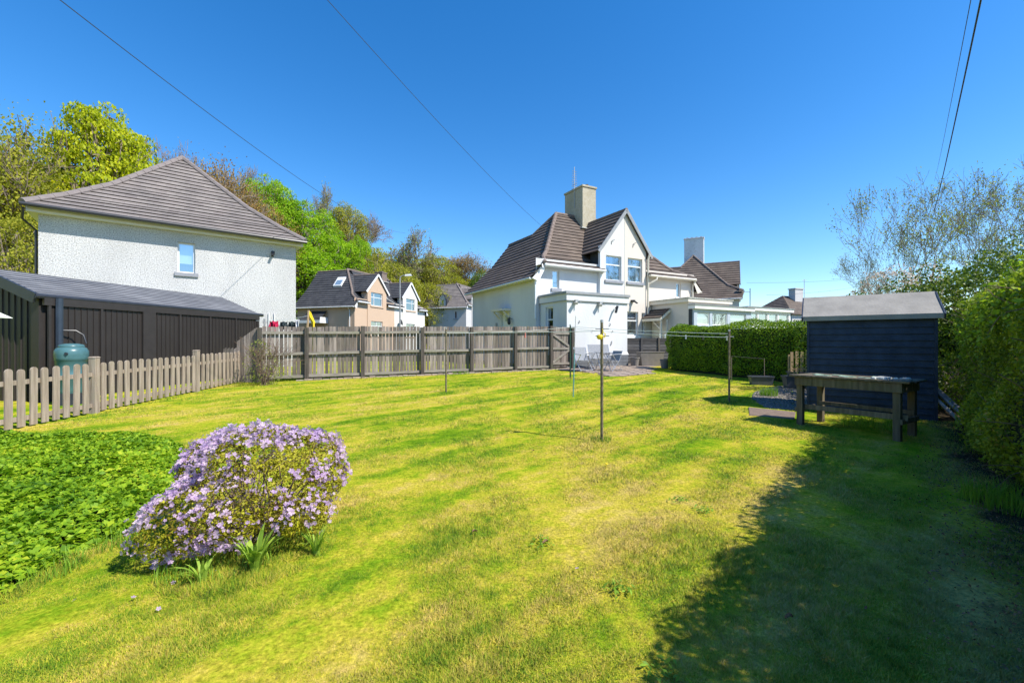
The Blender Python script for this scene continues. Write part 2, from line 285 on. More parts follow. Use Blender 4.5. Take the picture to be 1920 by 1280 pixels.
# ---------------------------------------------------------------- mesh tools
class MB:
    def __init__(s): s.v = []; s.f = []; s.mi = []; s.uv = {}
    def face(s, pts, mi=0, uv=None):
        i = len(s.v); s.v += [tuple(p) for p in pts]; s.f.append(tuple(range(i, i+len(pts)))); s.mi.append(mi)
        if uv: s.uv[len(s.f)-1] = uv
    def box(s, x0, x1, y0, y1, z0, z1, mi=0):
        s.hexa([(x0,y0,z0),(x1,y0,z0),(x1,y1,z0),(x0,y1,z0),(x0,y0,z1),(x1,y0,z1),(x1,y1,z1),(x0,y1,z1)], mi)
    def hexa(s, p, mi=0):
        i = len(s.v); s.v += [tuple(q) for q in p]
        for f in ((0,3,2,1),(4,5,6,7),(0,1,5,4),(1,2,6,5),(2,3,7,6),(3,0,4,7)):
            s.f.append(tuple(i+k for k in f)); s.mi.append(mi)
    def bar(s, a, b, w, h, up=(0,0,1), mi=0):
        """box beam from a to b, width w (sideways), h (along up)"""
        a = Vector(a); b = Vector(b); d = (b-a).normalized(); u = Vector(up)
        sd = d.cross(u)
        if sd.length < 1e-4: sd = d.cross(Vector((0,1,0)))
        sd.normalize(); u = sd.cross(d).normalized()
        q = []
        for p in (a, b):
            for x, y in ((-1,-1),(1,-1),(1,1),(-1,1)): q.append(p + sd*(x*w/2) + u*(y*h/2))
        s.hexa([q[0],q[1],q[2],q[3],q[4],q[5],q[6],q[7]], mi)
    def tube(s, pts, r, n=8, mi=0, cap=True):
        pts = [Vector(p) for p in pts]; rs = r if isinstance(r, (list, tuple)) else [r]*len(pts)
        base = len(s.v); prev = None
        for k, p in enumerate(pts):
            d = (pts[min(k+1, len(pts)-1)] - pts[max(k-1, 0)]).normalized()
            a = prev if prev is not None else (Vector((0,0,1)) if abs(d.z) < 0.9 else Vector((1,0,0)))
            x = (a - d*a.dot(d)).normalized(); y = d.cross(x); prev = x
            for j in range(n):
                t = 2*math.pi*j/n; s.v.append(tuple(p + (x*math.cos(t) + y*math.sin(t))*rs[k]))
        for k in range(len(pts)-1):
            for j in range(n):
                j2 = (j+1) % n
                s.f.append((base+k*n+j, base+k*n+j2, base+(k+1)*n+j2, base+(k+1)*n+j)); s.mi.append(mi)
        if cap:
            s.f.append(tuple(base+j for j in reversed(range(n)))); s.mi.append(mi)
            s.f.append(tuple(base+(len(pts)-1)*n+j for j in range(n))); s.mi.append(mi)
    def lathe(s, prof, c=(0,0,0), n=24, mi=0, sy=1.0):
        base = len(s.v)
        for (r, z) in prof:
            for j in range(n):
                t = 2*math.pi*j/n; s.v.append((c[0]+r*math.cos(t), c[1]+r*math.sin(t)*sy, c[2]+z))
        for k in range(len(prof)-1):
            for j in range(n):
                j2 = (j+1) % n; s.f.append((base+k*n+j, base+k*n+j2, base+(k+1)*n+j2, base+(k+1)*n+j)); s.mi.append(mi)
    def build(s, name, mat, parent=None, smooth=False, bevel=0):
        me = bpy.data.meshes.new(name); me.from_pydata(s.v, [], s.f)
        mats = mat if isinstance(mat, (list, tuple)) else [mat]
        for m in mats: me.materials.append(M[m] if isinstance(m, str) else m)
        if len(mats) > 1: me.polygons.foreach_set('material_index', s.mi)
        if s.uv:
            ul = me.uv_layers.new(name='uv')
            for fi, uv in s.uv.items():
                p = me.polygons[fi]
                for k, li in enumerate(p.loop_indices): ul.data[li].uv = uv[k]
        if smooth: me.polygons.foreach_set('use_smooth', [True]*len(s.f))
        me.update()
        o = bpy.data.objects.new(name, me); COL.objects.link(o)
        if parent: o.parent = parent
        if bevel:
            b = o.modifiers.new('bevel', 'BEVEL'); b.width = bevel; b.segments = 2; b.limit_method = 'ANGLE'
        if smooth and smooth != 'all':
            try:
                me.set_sharp_from_angle(angle=R(42))
            except Exception: pass
        return o
def mesh_np(name, V, F, mat, parent=None, mi=None, smooth=False):
    me = bpy.data.meshes.new(name); V = np.asarray(V, dtype=np.float32); F = np.asarray(F, dtype=np.int32)
    k = F.shape[1]; nf = len(F)
    me.vertices.add(len(V)); me.vertices.foreach_set('co', V.ravel())
    me.loops.add(nf*k); me.loops.foreach_set('vertex_index', F.ravel())
    me.polygons.add(nf); me.polygons.foreach_set('loop_start', np.arange(0, nf*k, k, dtype=np.int32))
    me.polygons.foreach_set('loop_total', np.full(nf, k, dtype=np.int32))
    for m in (mat if isinstance(mat, (list, tuple)) else [mat]): me.materials.append(M[m])
    if mi is not None: me.polygons.foreach_set('material_index', np.asarray(mi, dtype=np.int32))
    if smooth: me.polygons.foreach_set('use_smooth', np.ones(nf, dtype=bool))
    me.update(calc_edges=True)
    o = bpy.data.objects.new(name, me); COL.objects.link(o)
    if parent: o.parent = parent
    return o
def tag(o, label=None, cat=None, group=None, kind=None):
    if label: o['label'] = label
    if cat: o['category'] = cat
    if group: o['group'] = group
    if kind: o['kind'] = kind
    return o
def thing(name, label, cat, loc=(0,0,0), rz=0, group=None):
    o = bpy.data.objects.new(name, None); COL.objects.link(o); o.location = loc; o.rotation_euler = (0,0,rz)
    o.empty_display_size = 0.3
    return tag(o, label, cat, group)
def pt(px, py, Y):           # photo pixel at depth Y -> world (used to read positions off the photo)
    return ((px-960)/800*Y, Y, 1.45+(640-py)/800*Y)
# ---------------------------------------------------------------- leaf clouds
def nrm(a): return a/np.maximum(np.linalg.norm(a, axis=1, keepdims=True), 1e-9)
def leaf_arrays(rs, C, B, size, aspect=0.55, spread=0.8, shape='leaf'):
    """C centres, B normal bias. Returns V,F of rhombic leaves."""
    n = len(C); N = nrm(nrm(B) + rs.normal(0, spread, (n, 3))); T = nrm(np.cross(N, rs.normal(0, 1, (n, 3)))); S = np.cross(N, T)
    sz = (size*(0.6+0.8*rs.rand(n)))[:, None]
    if shape == 'leaf':
        a = C - T*sz*0.5; b = C + S*sz*aspect*0.5 + N*sz*0.08; c = C + T*sz*0.5; d = C - S*sz*aspect*0.5 + N*sz*0.08
        V = np.stack([a, b, c, d], 1).reshape(-1, 3); F = np.arange(4*n).reshape(-1, 4)
    elif shape == 'flower':   # five petals, cupped
        parts = []
        for k in range(5):
            t = 2*math.pi*k/5; d1 = T*math.cos(t)+S*math.sin(t); p1 = -T*math.sin(t)+S*math.cos(t)
            parts += [C, C + d1*sz*0.36 - p1*sz*0.2 + N*sz*0.12, C + d1*sz*0.56 + N*sz*0.18, C + d1*sz*0.36 + p1*sz*0.2 + N*sz*0.12]
        V = np.stack(parts, 1).reshape(-1, 3); F = np.arange(20*n).reshape(-1, 4)
    else:                     # palmate five-lobed leaf
        parts = []
        for k in range(5):
            t = (k-2)*0.95; L = (1.0, 0.95, 1.05, 0.95, 1.0)[k]; d1 = T*math.cos(t)+S*math.sin(t); p1 = -T*math.sin(t)+S*math.cos(t)
            parts += [C, C + d1*sz*0.3*L - p1*sz*0.2 + N*sz*0.05, C + d1*sz*0.55*L - N*sz*0.06, C + d1*sz*0.3*L + p1*sz*0.2 + N*sz*0.05]
        V = np.stack(parts, 1).reshape(-1, 3); F = np.arange(20*n).reshape(-1, 4)
    return V, F
def frusta(segs, n=5):
    """segs: list (p0,r0,p1,r1) -> arrays"""
    P0 = np.array([s[0] for s in segs]); P1 = np.array([s[2] for s in segs]); r0 = np.array([s[1] for s in segs])[:, None]; r1 = np.array([s[3] for s in segs])[:, None]
    D = nrm(P1-P0); A = np.where(np.abs(D[:, 2:3]) < 0.9, np.array([[0, 0, 1.0]]), np.array([[1.0, 0, 0]])); X = nrm(np.cross(D, A)); Y = np.cross(D, X)
    ring = []
    for P, r in ((P0, r0), (P1, r1)):
        for j in range(n):
            t = 2*math.pi*j/n; ring.append(P + X*r*math.cos(t) + Y*r*math.sin(t))
    V = np.stack(ring, 1).reshape(-1, 3); m = len(segs); base = (np.arange(m)*2*n)[:, None]
    F = np.concatenate([np.concatenate([base+j, base+(j+1) % n, base+n+(j+1) % n, base+n+j], 1) for j in range(n)], 0)
    return V, F
def grow(rs, p, d, L, r, lvl, segs, tips, up=0.25, nb=(3, 4), ratio=0.68, ang=0.65, wob=0.12, rmin=0.006, dens=1.0):
    steps = 4 if lvl > 1 else 3; q = np.array(p, float); dd = np.array(d, float)
    for k in range(steps):
        dd = dd + rs.normal(0, wob, 3) + np.array([0, 0, up*0.25]); dd /= np.linalg.norm(dd)
        q2 = q + dd*L/steps; ra = max(rmin, r*(1-0.14*k)); rb = max(rmin*0.8, r*(1-0.14*(k+1)))
        segs.append((q.copy(), ra, q2.copy(), rb)); q = q2
        if lvl > 0 and k >= 1:
            for _ in range((1 if rs.rand() < dens else 0) if k < steps-1 else rs.randint(nb[0]-1, nb[1])):
                ax = rs.normal(0, 1, 3); ax -= dd*ax.dot(dd); ax /= np.linalg.norm(ax)
                a = ang*(0.6+0.7*rs.rand()); nd = dd*math.cos(a) + ax*math.sin(a)
                grow(rs, q, nd, L*ratio*(0.75+0.45*rs.rand()), rb*0.62, lvl-1, segs, tips, up, nb, ratio, ang, wob, rmin, dens)
        if lvl <= 1: tips.append((q.copy(), dd.copy()))
# ---------------------------------------------------------------- terrain
def gz(x, y):
    t = y-4.8
    a = 0.0225*max(0.0, t) if t < 14 else 0.315 + 0.004*(t-14)
    return min(a, 0.6)
def hill(x, y):
    d = -0.78*(x+26) + 0.62*(y-42)
    if d <= 0: return 0.0
    k = min(1, max(0, (x+25)/45.0)); mult = 1-0.75*(k*k*(3-2*k))
    return 23*math.tanh(0.8*d/23)*mult
def zt(x, y): return gz(x, y)+hill(x, y)
def build_ground():
    def axis(neg, pos, fine, lo, hi):
        a = list(np.arange(lo, hi, fine)); s = fine; v = hi
        while v < pos: a.append(v); s *= 1.22; v += s
        s = fine; v = lo-fine; b = []
        while v > neg: b.append(v); s *= 1.22; v -= s
        return b[::-1]+[x for x in a]
    xs = axis(-600, 600, 0.35, -14, 14); ys = axis(-60, 900, 0.35, -2, 24)
    rs = np.random.RandomState(3)
    V = []
    for y in ys:
        for x in xs:
            b = rs.normal(0, 0.006) if (abs(x) < 14 and y < 24) else (rs.normal(0, 0.2) if hill(x, y) > 1 else 0)
            V.append((x, y, zt(x, y)+b))
    nx = len(xs); F = []
    for j in range(len(ys)-1):
        for i in range(nx-1):
            a = j*nx+i; F.append((a, a+1, a+nx+1, a+nx))
    o = mesh_np('ground', V, F, 'lawn', smooth=True); tag(o, kind='structure')
build_ground()
# ---------------------------------------------------------------- building helpers
def front(t0):              # wall facing local -y at y=t0 : f(a along x, outward d, z)
    return lambda a, d, z: (a, t0-d, z)
def left(t0):               # wall facing local -x at x=t0
    return lambda a, d, z: (t0-d, a, z)
def right(t0):
    return lambda a, d, z: (t0+d, a, z)
def back(t0):
    return lambda a, d, z: (a, t0+d, z)
def wall(mb, f, a0, a1, z0, z1, holes=(), rev=0.14, mi=0, top=None):
    """rect sheet with holes and reveals; holes (a,b,za,zb)"""
    A = sorted({a0, a1, *[h[0] for h in holes], *[h[1] for h in holes]}); Z = sorted({z0, z1, *[h[2] for h in holes], *[h[3] for h in holes]})
    for i in range(len(A)-1):
        for j in range(len(Z)-1):
            ca, cz = (A[i]+A[i+1])/2, (Z[j]+Z[j+1])/2
            if any(h[0] < ca < h[1] and h[2] < cz < h[3] for h in holes): continue
            mb.face([f(A[i],0,Z[j]), f(A[i+1],0,Z[j]), f(A[i+1],0,Z[j+1]), f(A[i],0,Z[j+1])], mi)
    for (a, b, c, d) in holes:
        for p, q in (((a,c),(b,c)), ((b,c),(b,d)), ((b,d),(a,d)), ((a,d),(a,c))):
            mb.face([f(p[0],0,p[1]), f(q[0],0,q[1]), f(q[0],-rev,q[1]), f(p[0],-rev,p[1])], mi)
def fbox(mb, f, a0, a1, d0, d1, z0, z1, mi=0):
    mb.hexa([f(a0,d0,z0), f(a1,d0,z0), f(a1,d1,z0), f(a0,d1,z0), f(a0,d0,z1), f(a1,d0,z1), f(a1,d1,z1), f(a0,d1,z1)], mi)
def window(par, f, a, b, c, d, rev=0.09, fw=0.055, mull=(), trans=None, sill=None, sill_mat='sill_grey', inside=None, mat='white_plastic', open_top=False, name='window'):
    """uPVC window: frame with pane sub-part, sill and whatever hangs behind the glass"""
    m = MB(); o0, o1 = -rev-0.045, -rev+0.005
    fbox(m, f, a, a+fw, o0, o1, c, d); fbox(m, f, b-fw, b, o0, o1, c, d)
    fbox(m, f, a+fw, b-fw, o0, o1, c, c+fw); fbox(m, f, a+fw, b-fw, o0, o1, d-fw, d)
    for x in mull: fbox(m, f, x-0.03, x+0.03, o0, o1+0.002, c+fw, d-fw)
    if trans: 
        xs = [a+fw] + [q for x in mull for q in (x-0.03, x+0.03)] + [b-fw]
        for i in range(0, len(xs), 2): fbox(m, f, xs[i], xs[i+1], o0, o1, trans-0.03, trans+0.03)
    fr = m.build(name, mat, par)
    g = MB(); g.face([f(a+fw,-rev-0.02,c+fw), f(b-fw,-rev-0.02,c+fw), f(b-fw,-rev-0.02,d-fw), f(a+fw,-rev-0.02,d-fw)]); g.build('pane', 'glass', fr)
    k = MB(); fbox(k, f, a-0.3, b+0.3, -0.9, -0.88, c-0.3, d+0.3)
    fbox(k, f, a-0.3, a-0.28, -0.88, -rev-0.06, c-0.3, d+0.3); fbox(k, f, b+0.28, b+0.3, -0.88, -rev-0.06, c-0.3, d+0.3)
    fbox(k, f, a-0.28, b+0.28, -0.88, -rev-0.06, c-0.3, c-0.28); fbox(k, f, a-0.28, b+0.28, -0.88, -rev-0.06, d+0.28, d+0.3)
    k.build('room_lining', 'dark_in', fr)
    if inside:
        for (mat2, x0, x1, z0, z1, nme) in inside:
            q = MB(); A0 = a+(b-a)*x0; A1 = a+(b-a)*x1; nn = 10 if 'curtain' in nme else 1
            for i in range(nn):
                u0 = A0+(A1-A0)*i/nn; u1 = A0+(A1-A0)*(i+1)/nn; e0 = 0.012*(i % 2) if nn > 1 else 0; e1 = 0.012*((i+1) % 2) if nn > 1 else 0
                q.face([f(u0,-rev-0.10-e0,c+(d-c)*z0), f(u1,-rev-0.10-e1,c+(d-c)*z0), f(u1,-rev-0.10-e1,c+(d-c)*z1), f(u0,-rev-0.10-e0,c+(d-c)*z1)])
            q.build(nme, mat2, fr)
    if sill:
        s = MB(); fbox(s, f, a-0.1, b+0.1, -rev+0.006, 0.07, c-0.14, c-0.002); s.build('sill', sill_mat, fr)
    return fr
def clip2(poly, b, keep_above):
    out = []
    for i in range(len(poly)):
        p, q = poly[i], poly[(i+1) % len(poly)]
        ip = (p[1] >= b) if keep_above else (p[1] <= b); iq = (q[1] >= b) if keep_above else (q[1] <= b)
        if ip: out.append(p)
        if ip != iq:
            t = (b-p[1])/(q[1]-p[1]); out.append((p[0]+(q[0]-p[0])*t, b))
    return out
def tiled(mb, pts, e, course=0.3, lift=0.04, start=0.0, th=0.05):
    """stepped courses of tiles over planar polygon pts; e = eave direction"""
    P = [Vector(p) for p in pts]; e = Vector(e).normalized()
    nl = Vector((0,0,0))
    for i in range(len(P)): nl += (P[i]-P[0]).cross(P[(i+1) % len(P)]-P[0])
    nl.normalize()
    if nl.z < 0: nl = -nl
    u = nl.cross(e).normalized()
    if u.z < 0: u = -u
    o = P[0]; q = [((p-o).dot(e), (p-o).dot(u)) for p in P]
    lo = min(x[1] for x in q); hi = max(x[1] for x in q)
    k = 0; b = lo
    W = lambda a, bb, h: o + e*a + u*bb + nl*h
    off = rnd.random()*0.3
    while b < hi-1e-3:
        b1 = min(b+course, hi)
        c = clip2(clip2(q, b, True), b1, False)
        if len(c) >= 3:
            hh = lambda bb: th*0.35 + lift*(1-(bb-b)/course)
            mb.face([W(x[0], x[1], hh(x[1])) for x in c], 0, [(x[0]+off, x[1]-lo+0.001) for x in c])
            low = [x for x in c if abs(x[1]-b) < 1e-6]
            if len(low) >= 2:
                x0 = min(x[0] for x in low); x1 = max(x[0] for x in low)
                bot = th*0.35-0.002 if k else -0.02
                mb.face([W(x0, b, hh(b)), W(x1, b, hh(b)), W(x1, b, bot), W(x0, b, bot)], 1)  # riser takes the second, dark material as painted shadow under the course
        b = b1; k += 1
def hipcap(mb, pts, r=0.11, step=0.42):
    """half round ridge / hip tiles laid along a polyline"""
    for i in range(len(pts)-1):
        a = Vector(pts[i]); b = Vector(pts[i+1]); L = (b-a).length; n = max(1, int(L/step)); d = (b-a)/n
        for k in range(n):
            p = a+d*k; q = a+d*(k+1.06)
            mb.tube([p, q], [r*1.06, r*0.94], 8)
def gutter(par, pts, mat='white_plastic', r=0.065, name='gutter'):
    m = MB(); m.tube(pts, r, 8); return m.build(name, mat, par, smooth=True)
def pipe(par, pts, mat='white_plastic', r=0.04, name='downpipe'):
    m = MB(); m.tube(pts, r, 8); return m.build(name, mat, par, smooth=True)
def semi(name, label, loc, rz, P):
    """semi-detached house type; local x along the front, local y into the house"""
    L, D, z0 = P['L'], P['D'], loc[2]
    T = thing(name, label, 'house', loc, rz)
    eL, eF, rz_, bendt, bendz = P['eL'], P['eF'], P['ridge'], P['bt'], P['bz']
    kl = (rz_-bendz)/(P['p1t']-bendt); hs = D/2
    fz = rz_-(hs-0.8)*P['kf']; kf2 = (fz-eF)/1.1
    lk = (bendz-eL)/(bendt+0.38)
    tf = -0.38+(fz-eL)/lk; tfoot = -0.38+(eF-eL)/lk; sb = 0.8+(bendz-fz)/P['kf']
    wt, wz = P['wt'], bendz+(P['wt']-bendt)*kl
    sQ = hs+(rz_-wz)/P['kf']
    G = P['gables']; gz_, ge = P['gz'], P['ge']      # gable ridge height, gable eave height
    gh = P['gh']; kg = (gz_-ge)/(gh+0.35)
    mid = L/2
    for side in (0, 1):
        mx = (lambda p: p) if side == 0 else (lambda p: (L-p[0], p[1], p[2]))
        r = MB(); ex = (1,0,0); ey = (0,1,0)
        gl = min([g-gh for g in G]+[mid]) if len(G) == 1 else G[0]-gh
        # left slope, lower flare and upper slope
        tiled(r, [mx(p) for p in [(-0.38,-0.25,eL),(tfoot,-0.3,eF),(tf,0.8,fz),(bendt,sb,bendz),(bendt,D+0.25,bendz),(-0.38,D+0.25,eL)]], ey)
        tiled(r, [mx(p) for p in [(bendt,sb,bendz),(P['p1t'],hs,rz_),(wt,sQ,wz),(wt,D+0.25,wz),(bendt,D+0.25,bendz)]], ey)
        # front slope
        x1 = gl-0.02
        tiled(r, [mx(p) for p in [(tfoot,-0.3,eF),(x1,-0.3,eF),(x1,0.8,fz),(tf,0.8,fz)]], ex)
        tiled(r, [mx(p) for p in [(tf,0.8,fz),(mid,0.8,fz),(mid,hs,rz_),(P['p1t'],hs,rz_)]], ex)
        if len(G) == 2:
            tiled(r, [mx(p) for p in [(G[0]+gh+0.02,-0.3,eF),(mid,-0.3,eF),(mid,0.8,fz),(G[0]+gh+0.02,0.8,fz)]], ex)
        # back slope and wing inner slope
        bz2 = rz_-(hs+0.25)*P['kf']
        tiled(r, [mx(p) for p in [(wt,sQ,wz),(P['p1t'],hs,rz_),(mid,hs,rz_),(mid,D+0.25,bz2),(wt,D+0.25,bz2)]], ex)
        tiled(r, [mx(p) for p in [(wt,sQ-0.6,wz),(wt,D+0.25,wz),(wt+1.6,D+0.25,wz-1.6*kl),(wt+1.6,sQ-0.6,wz-1.6*kl)]], ey)
        # gable roofs
        gs = [G[0]] 
        for g in gs:
            sr = hs-(rz_-gz_)/P['kf']+0.05
            for sg in ((-1, 1) if len(G) == 2 else (-1,)):
                xe = g+sg*(gh+0.35); sE = max(0.1, hs-(rz_-ge)/P['kf'])+0.05
                tiled(r, [mx(p) for p in [(g,-0.22,gz_),(xe,-0.22,ge),(xe,sE,ge),(g,sr,gz_)]], ey)
        rf = r.build('roof', [P['roof'], 'tile_shadow_edge'], T)
        c = MB()
        hipcap(c, [mx(p) for p in [(tfoot,-0.3,eF+0.03),(tf,0.8,fz+0.03),(bendt,sb,bendz+0.03),(P['p1t'],hs,rz_+0.03)]])
        hipcap(c, [mx((P['p1t'],hs,rz_+0.03)), mx((mid,hs,rz_+0.03))])
        hipcap(c, [mx((P['p1t'],hs,rz_+0.03)), mx((wt,sQ,wz+0.03)), mx((wt,D+0.25,wz+0.03))], 0.09)
        c.build('ridge_tiles', P['ridge_mat'], rf, smooth=True)
        if len(G) == 2 or side == 0:
            c = MB(); hipcap(c, [mx((G[0],-0.2,gz_+0.02)), mx((G[0],sr,gz_+0.02))], 0.09); c.build('gable_ridge_tiles', P['ridge_mat'], rf, smooth=True)
        # soffit / fascia
        s = MB(); q = [mx(p) for p in [(-0.36,-0.24,eL-0.05),(0.02,-0.24,eL-0.05),(0.02,D+0.2,eL-0.05),(-0.36,D+0.2,eL-0.05)]]; s.face(q)
        q = [mx(p) for p in [(-0.37,-0.24,eL-0.12),(-0.37,D+0.2,eL-0.12),(-0.37,D+0.2,eL),(-0.37,-0.24,eL)]]; s.face(q)
        q = [mx(p) for p in [(-0.36,-0.26,eL-0.05),(tfoot,-0.26,eF-0.05),(tfoot,-0.26,eF-0.25),(0.0,-0.26,eL-0.18)]]; s.face(q)
        q = [mx(p) for p in [(0,-0.28,eF-0.06),(gl,-0.28,eF-0.06),(gl,0.05,eF-0.06),(0,0.05,eF-0.06)]]; s.face(q)
        q = [mx(p) for p in [(tfoot,-0.29,eF-0.14),(gl,-0.29,eF-0.14),(gl,-0.29,eF),(tfoot,-0.29,eF)]]; s.face(q)
        if len(G) == 2:
            for q in ([(G[0]+gh,-0.28,eF-0.06),(mid,-0.28,eF-0.06),(mid,0.05,eF-0.06),(G[0]+gh,0.05,eF-0.06)], [(G[0]+gh,-0.29,eF-0.14),(mid,-0.29,eF-0.14),(mid,-0.29,eF),(G[0]+gh,-0.29,eF)]):
                s.face([mx(p) for p in q])
        s.build('fascia', P['trim'][side], T)
        gutter(T, [mx((tfoot-0.05,-0.36,eF-0.04)), mx((gl-0.03,-0.36,eF-0.06))], P['trim'][side])
        gutter(T, [mx((-0.43,-0.2,eL-0.05)), mx((-0.43,D+0.2,eL-0.07))], P['trim'][side], 0.05)
        # walls
        wm = MB(); H = P['holes'][side]
        fr = front(0) if side == 0 else (lambda a, d, z: (L-a, -d, z))
        gb0, gb1 = G[0]-gh, (mid if len(G) == 1 else G[0]+gh)
        fronth = H['front']
        inb = lambda h, a, b: h[0] >= a-1e-6 and h[1] <= b+1e-6
        wall(wm, fr, 0, gb0, -0.4, eF+0.3, [h for h in fronth if inb(h, 0, gb0)])
        frg = (lambda a, d, z: (a, -0.06-d, z)) if side == 0 else (lambda a, d, z: (L-a, -0.06-d, z))
        wall(wm, frg, gb0, gb1, -0.4, ge+0.28, [h for h in fronth if inb(h, gb0, gb1)])
        wm.face([mx((gb0,-0.06,-0.4)), mx((gb0,0.6,-0.4)), mx((gb0,0.6,ge+0.28)), mx((gb0,-0.06,ge+0.28))])
        zt0 = ge+0.28
        if len(G) == 1: wm.face([mx((gb0,-0.06,zt0)), mx((gb1,-0.06,zt0)), mx((gb1,-0.06,gz_-0.06))])
        else:
            wm.face([mx((gb0,-0.06,zt0)), mx((gb1,-0.06,zt0)), mx((G[0],-0.06,gz_-0.06))])
            wm.face([mx((gb1,-0.06,-0.4)), mx((gb1,0.6,-0.4)), mx((gb1,0.6,zt0)), mx((gb1,-0.06,zt0))])
            wall(wm, fr, gb1, mid, -0.4, eF+0.3, [h for h in fronth if inb(h, gb1, mid)])
        lf = left(0) if side == 0 else (lambda a, d, z: (L+d, a, z))
        wall(wm, lf, 0, D, -0.4, eL+0.25, H['side'])
        wm.face([mx((0,0,eL+0.2)), mx((0.9,0,eL+0.2)), mx((0.9,0,eF+0.3)), mx((0.3,0,eF+0.3))]) if False else None
        wm.face([mx((0,D,-0.4)), mx((mid,D,-0.4)), mx((mid,D,5.6)), mx((wt+1.4,D,5.9)), mx((wt,D,wz-0.03)), mx((bendt,D,bendz-0.03)), mx((0,D,eL+0.25))])
        w_ = wm.build('wall', P['wall'][side], T)
        tag(w_, P['wl'][side])
        # gable verge boards
        v = MB()
        for sg in ((-1, 1) if len(G) == 2 else (-1,)):
            a = Vector(mx((G[0], -0.2, gz_-0.02))); b = Vector(mx((G[0]+sg*(gh+0.33), -0.2, ge-0.02)))
            v.bar(a, b, 0.05, 0.17, up=(0,0,1))
        v.build('verge_board', P['verge'], T)
        for kw in P['windows'][side]:
            kw = dict(kw); F_ = kw.pop('f'); 
            f = {'front': fr, 'gable': frg, 'side': lf}[F_]
            window(T, f, *kw.pop('r'), **kw)
        if side == 0 and P.get('chim'):
            t0, t1, s0, s1, zc, cm = P['chim']
            m = MB(); m.box(t0, t1, s0, s1, rz_-1.6, zc-0.12); m.box(t0-0.05, t1+0.05, s0-0.05, s1+0.05, zc-0.12, zc)
            ch = m.build('chimney', cm, T, bevel=0.02)
            npots = 4
            for i in range(npots):
                p = MB(); y = s0+0.25+(s1-s0-0.5)*i/(npots-1); p.lathe([(0.10,0),(0.085,0.10),(0.11,0.14),(0.06,0.14)], ((t0+t1)/2, y, zc), 10); p.build('chimney_pot', 'ridge_brown', ch)
            l = MB(); l.bar((t0-0.16,s0-0.02,rz_-(hs-s0)*P['kf']+0.1), (t1+0.16,s0-0.02,rz_-(hs-s0)*P['kf']+0.1), 0.3, 0.06); l.build('lead_flashing', 'lichen', ch)
    return T
# ---------------------------------------------------------------- houses
def mkholes(wins, extra=()):
    H = {'front': [], 'side': []}
    for k in wins:
        H['side' if k['f'] == 'side' else 'front'].append(k['r'])
    for e in extra: H[e[0]].append(e[1])
    return H
bl = [('blind', 0.05, 0.95, 0.05, 1.0, 'blind')]
cur = [('net', 0.05, 0.3, 0.0, 0.98, 'curtain'), ('net', 0.7, 0.95, 0.0, 0.98, 'curtain'), ('net', 0.05, 0.95, 0.68, 0.98, 'curtain')]
W0 = [dict(f='gable', r=(4.2, 5.25, 4.3, 5.58), trans=5.12, sill=1, inside=[('blind_dull', 0, 0.12, 0, 1, 'curtain')]),
      dict(f='front', r=(0.94, 1.33, 3.68, 4.55), sill=1, inside=[('blind_dull', 0, 1, 0.4, 1, 'blind')], sill_mat='sill_grey')]
W1 = [dict(f='gable', r=(4.23, 5.28, 4.3, 5.58), trans=5.15, sill=1, inside=cur),
      dict(f='front', r=(1.12, 1.50, 3.66, 4.5), sill=1, sill_mat='white_plastic'),
      dict(f='gable', r=(4.53, 5.36, 1.45, 2.72), trans=2.25, sill=1, sill_mat='white_plastic', inside=[('net', 0, 1, 0.72, 1, 'curtain'), ('blind', 0.05, 0.6, 0, 0.12, 'curtain')]),
      dict(f='gable', r=(4.02, 4.28, 1.55, 2.68), trans=2.35)]
base_type = dict(L=10.98, D=7.5, eL=4.1, eF=4.75, ridge=8.6, bt=1.3, bz=5.65, p1t=3.7, kf=1.12, wt=2.75,
    gables=[5.49], gz=8.05, ge=5.7, gh=1.54, roof='tile_brown', ridge_mat='ridge_brown', verge='fascia_grey')
P = dict(base_type, trim=('white_plastic', 'cream_plastic'), wall=('white', 'cream'), wl=('bright white rendered half', 'cream rendered half'),
    windows=(W0, W1), holes=(mkholes(W0, [('side', (2.63, 3.55, 0.5, 2.62))]), mkholes(W1)), chim=(5.0, 6.0, 2.9, 4.67, 10.3, 'chim'))
MH_RZ = math.atan2(0.478, 0.878)
main = semi('semi_detached_house', 'semi detached house, left half white and right half cream, with brown roof and weathered chimney', (1.12, 20.0, 0.32), MH_RZ, P)
# side door with canopy, lanterns and number plate
m = MB(); m.box(0.10, 0.14, 2.63, 3.55, 0.5, 2.62); d = m.build('door', 'white_plastic', main)
m = MB(); m.face([(0.095, 2.95, 2.2), (0.095, 3.25, 2.2), (0.095, 3.25, 2.5), (0.095, 2.95, 2.5)]); m.build('pane', 'glass', d)
m = MB(); m.tube([(0.06, 2.75, 1.5), (0.06, 2.75, 1.65)], 0.015); m.build('handle', 'galv', d)
m = MB(); m.box(-0.55, -0.002, 2.45, 3.75, 2.72, 2.83); m.bar((-0.05, 2.55, 2.35), (-0.42, 2.55, 2.70), 0.06, 0.06); m.bar((-0.05, 3.65, 2.35), (-0.42, 3.65, 2.70), 0.06, 0.06); m.build('door_canopy', 'cream_plastic', main)
m = MB(); m.lathe([(0.0, 0.36), (0.08, 0.30), (0.09, 0.1), (0.06, 0.0), (0, 0)], (-0.2, 2.3, 2.0), 8); m.tube([(-0.02, 2.3, 2.28), (-0.2, 2.3, 2.38)], 0.015); m.build('wall_lantern', 'black_metal', main)
m = MB(); m.box(-0.04, -0.002, 4.0, 4.18, 1.95, 2.15); m.build('number_plate', 'fascia_grey', main)
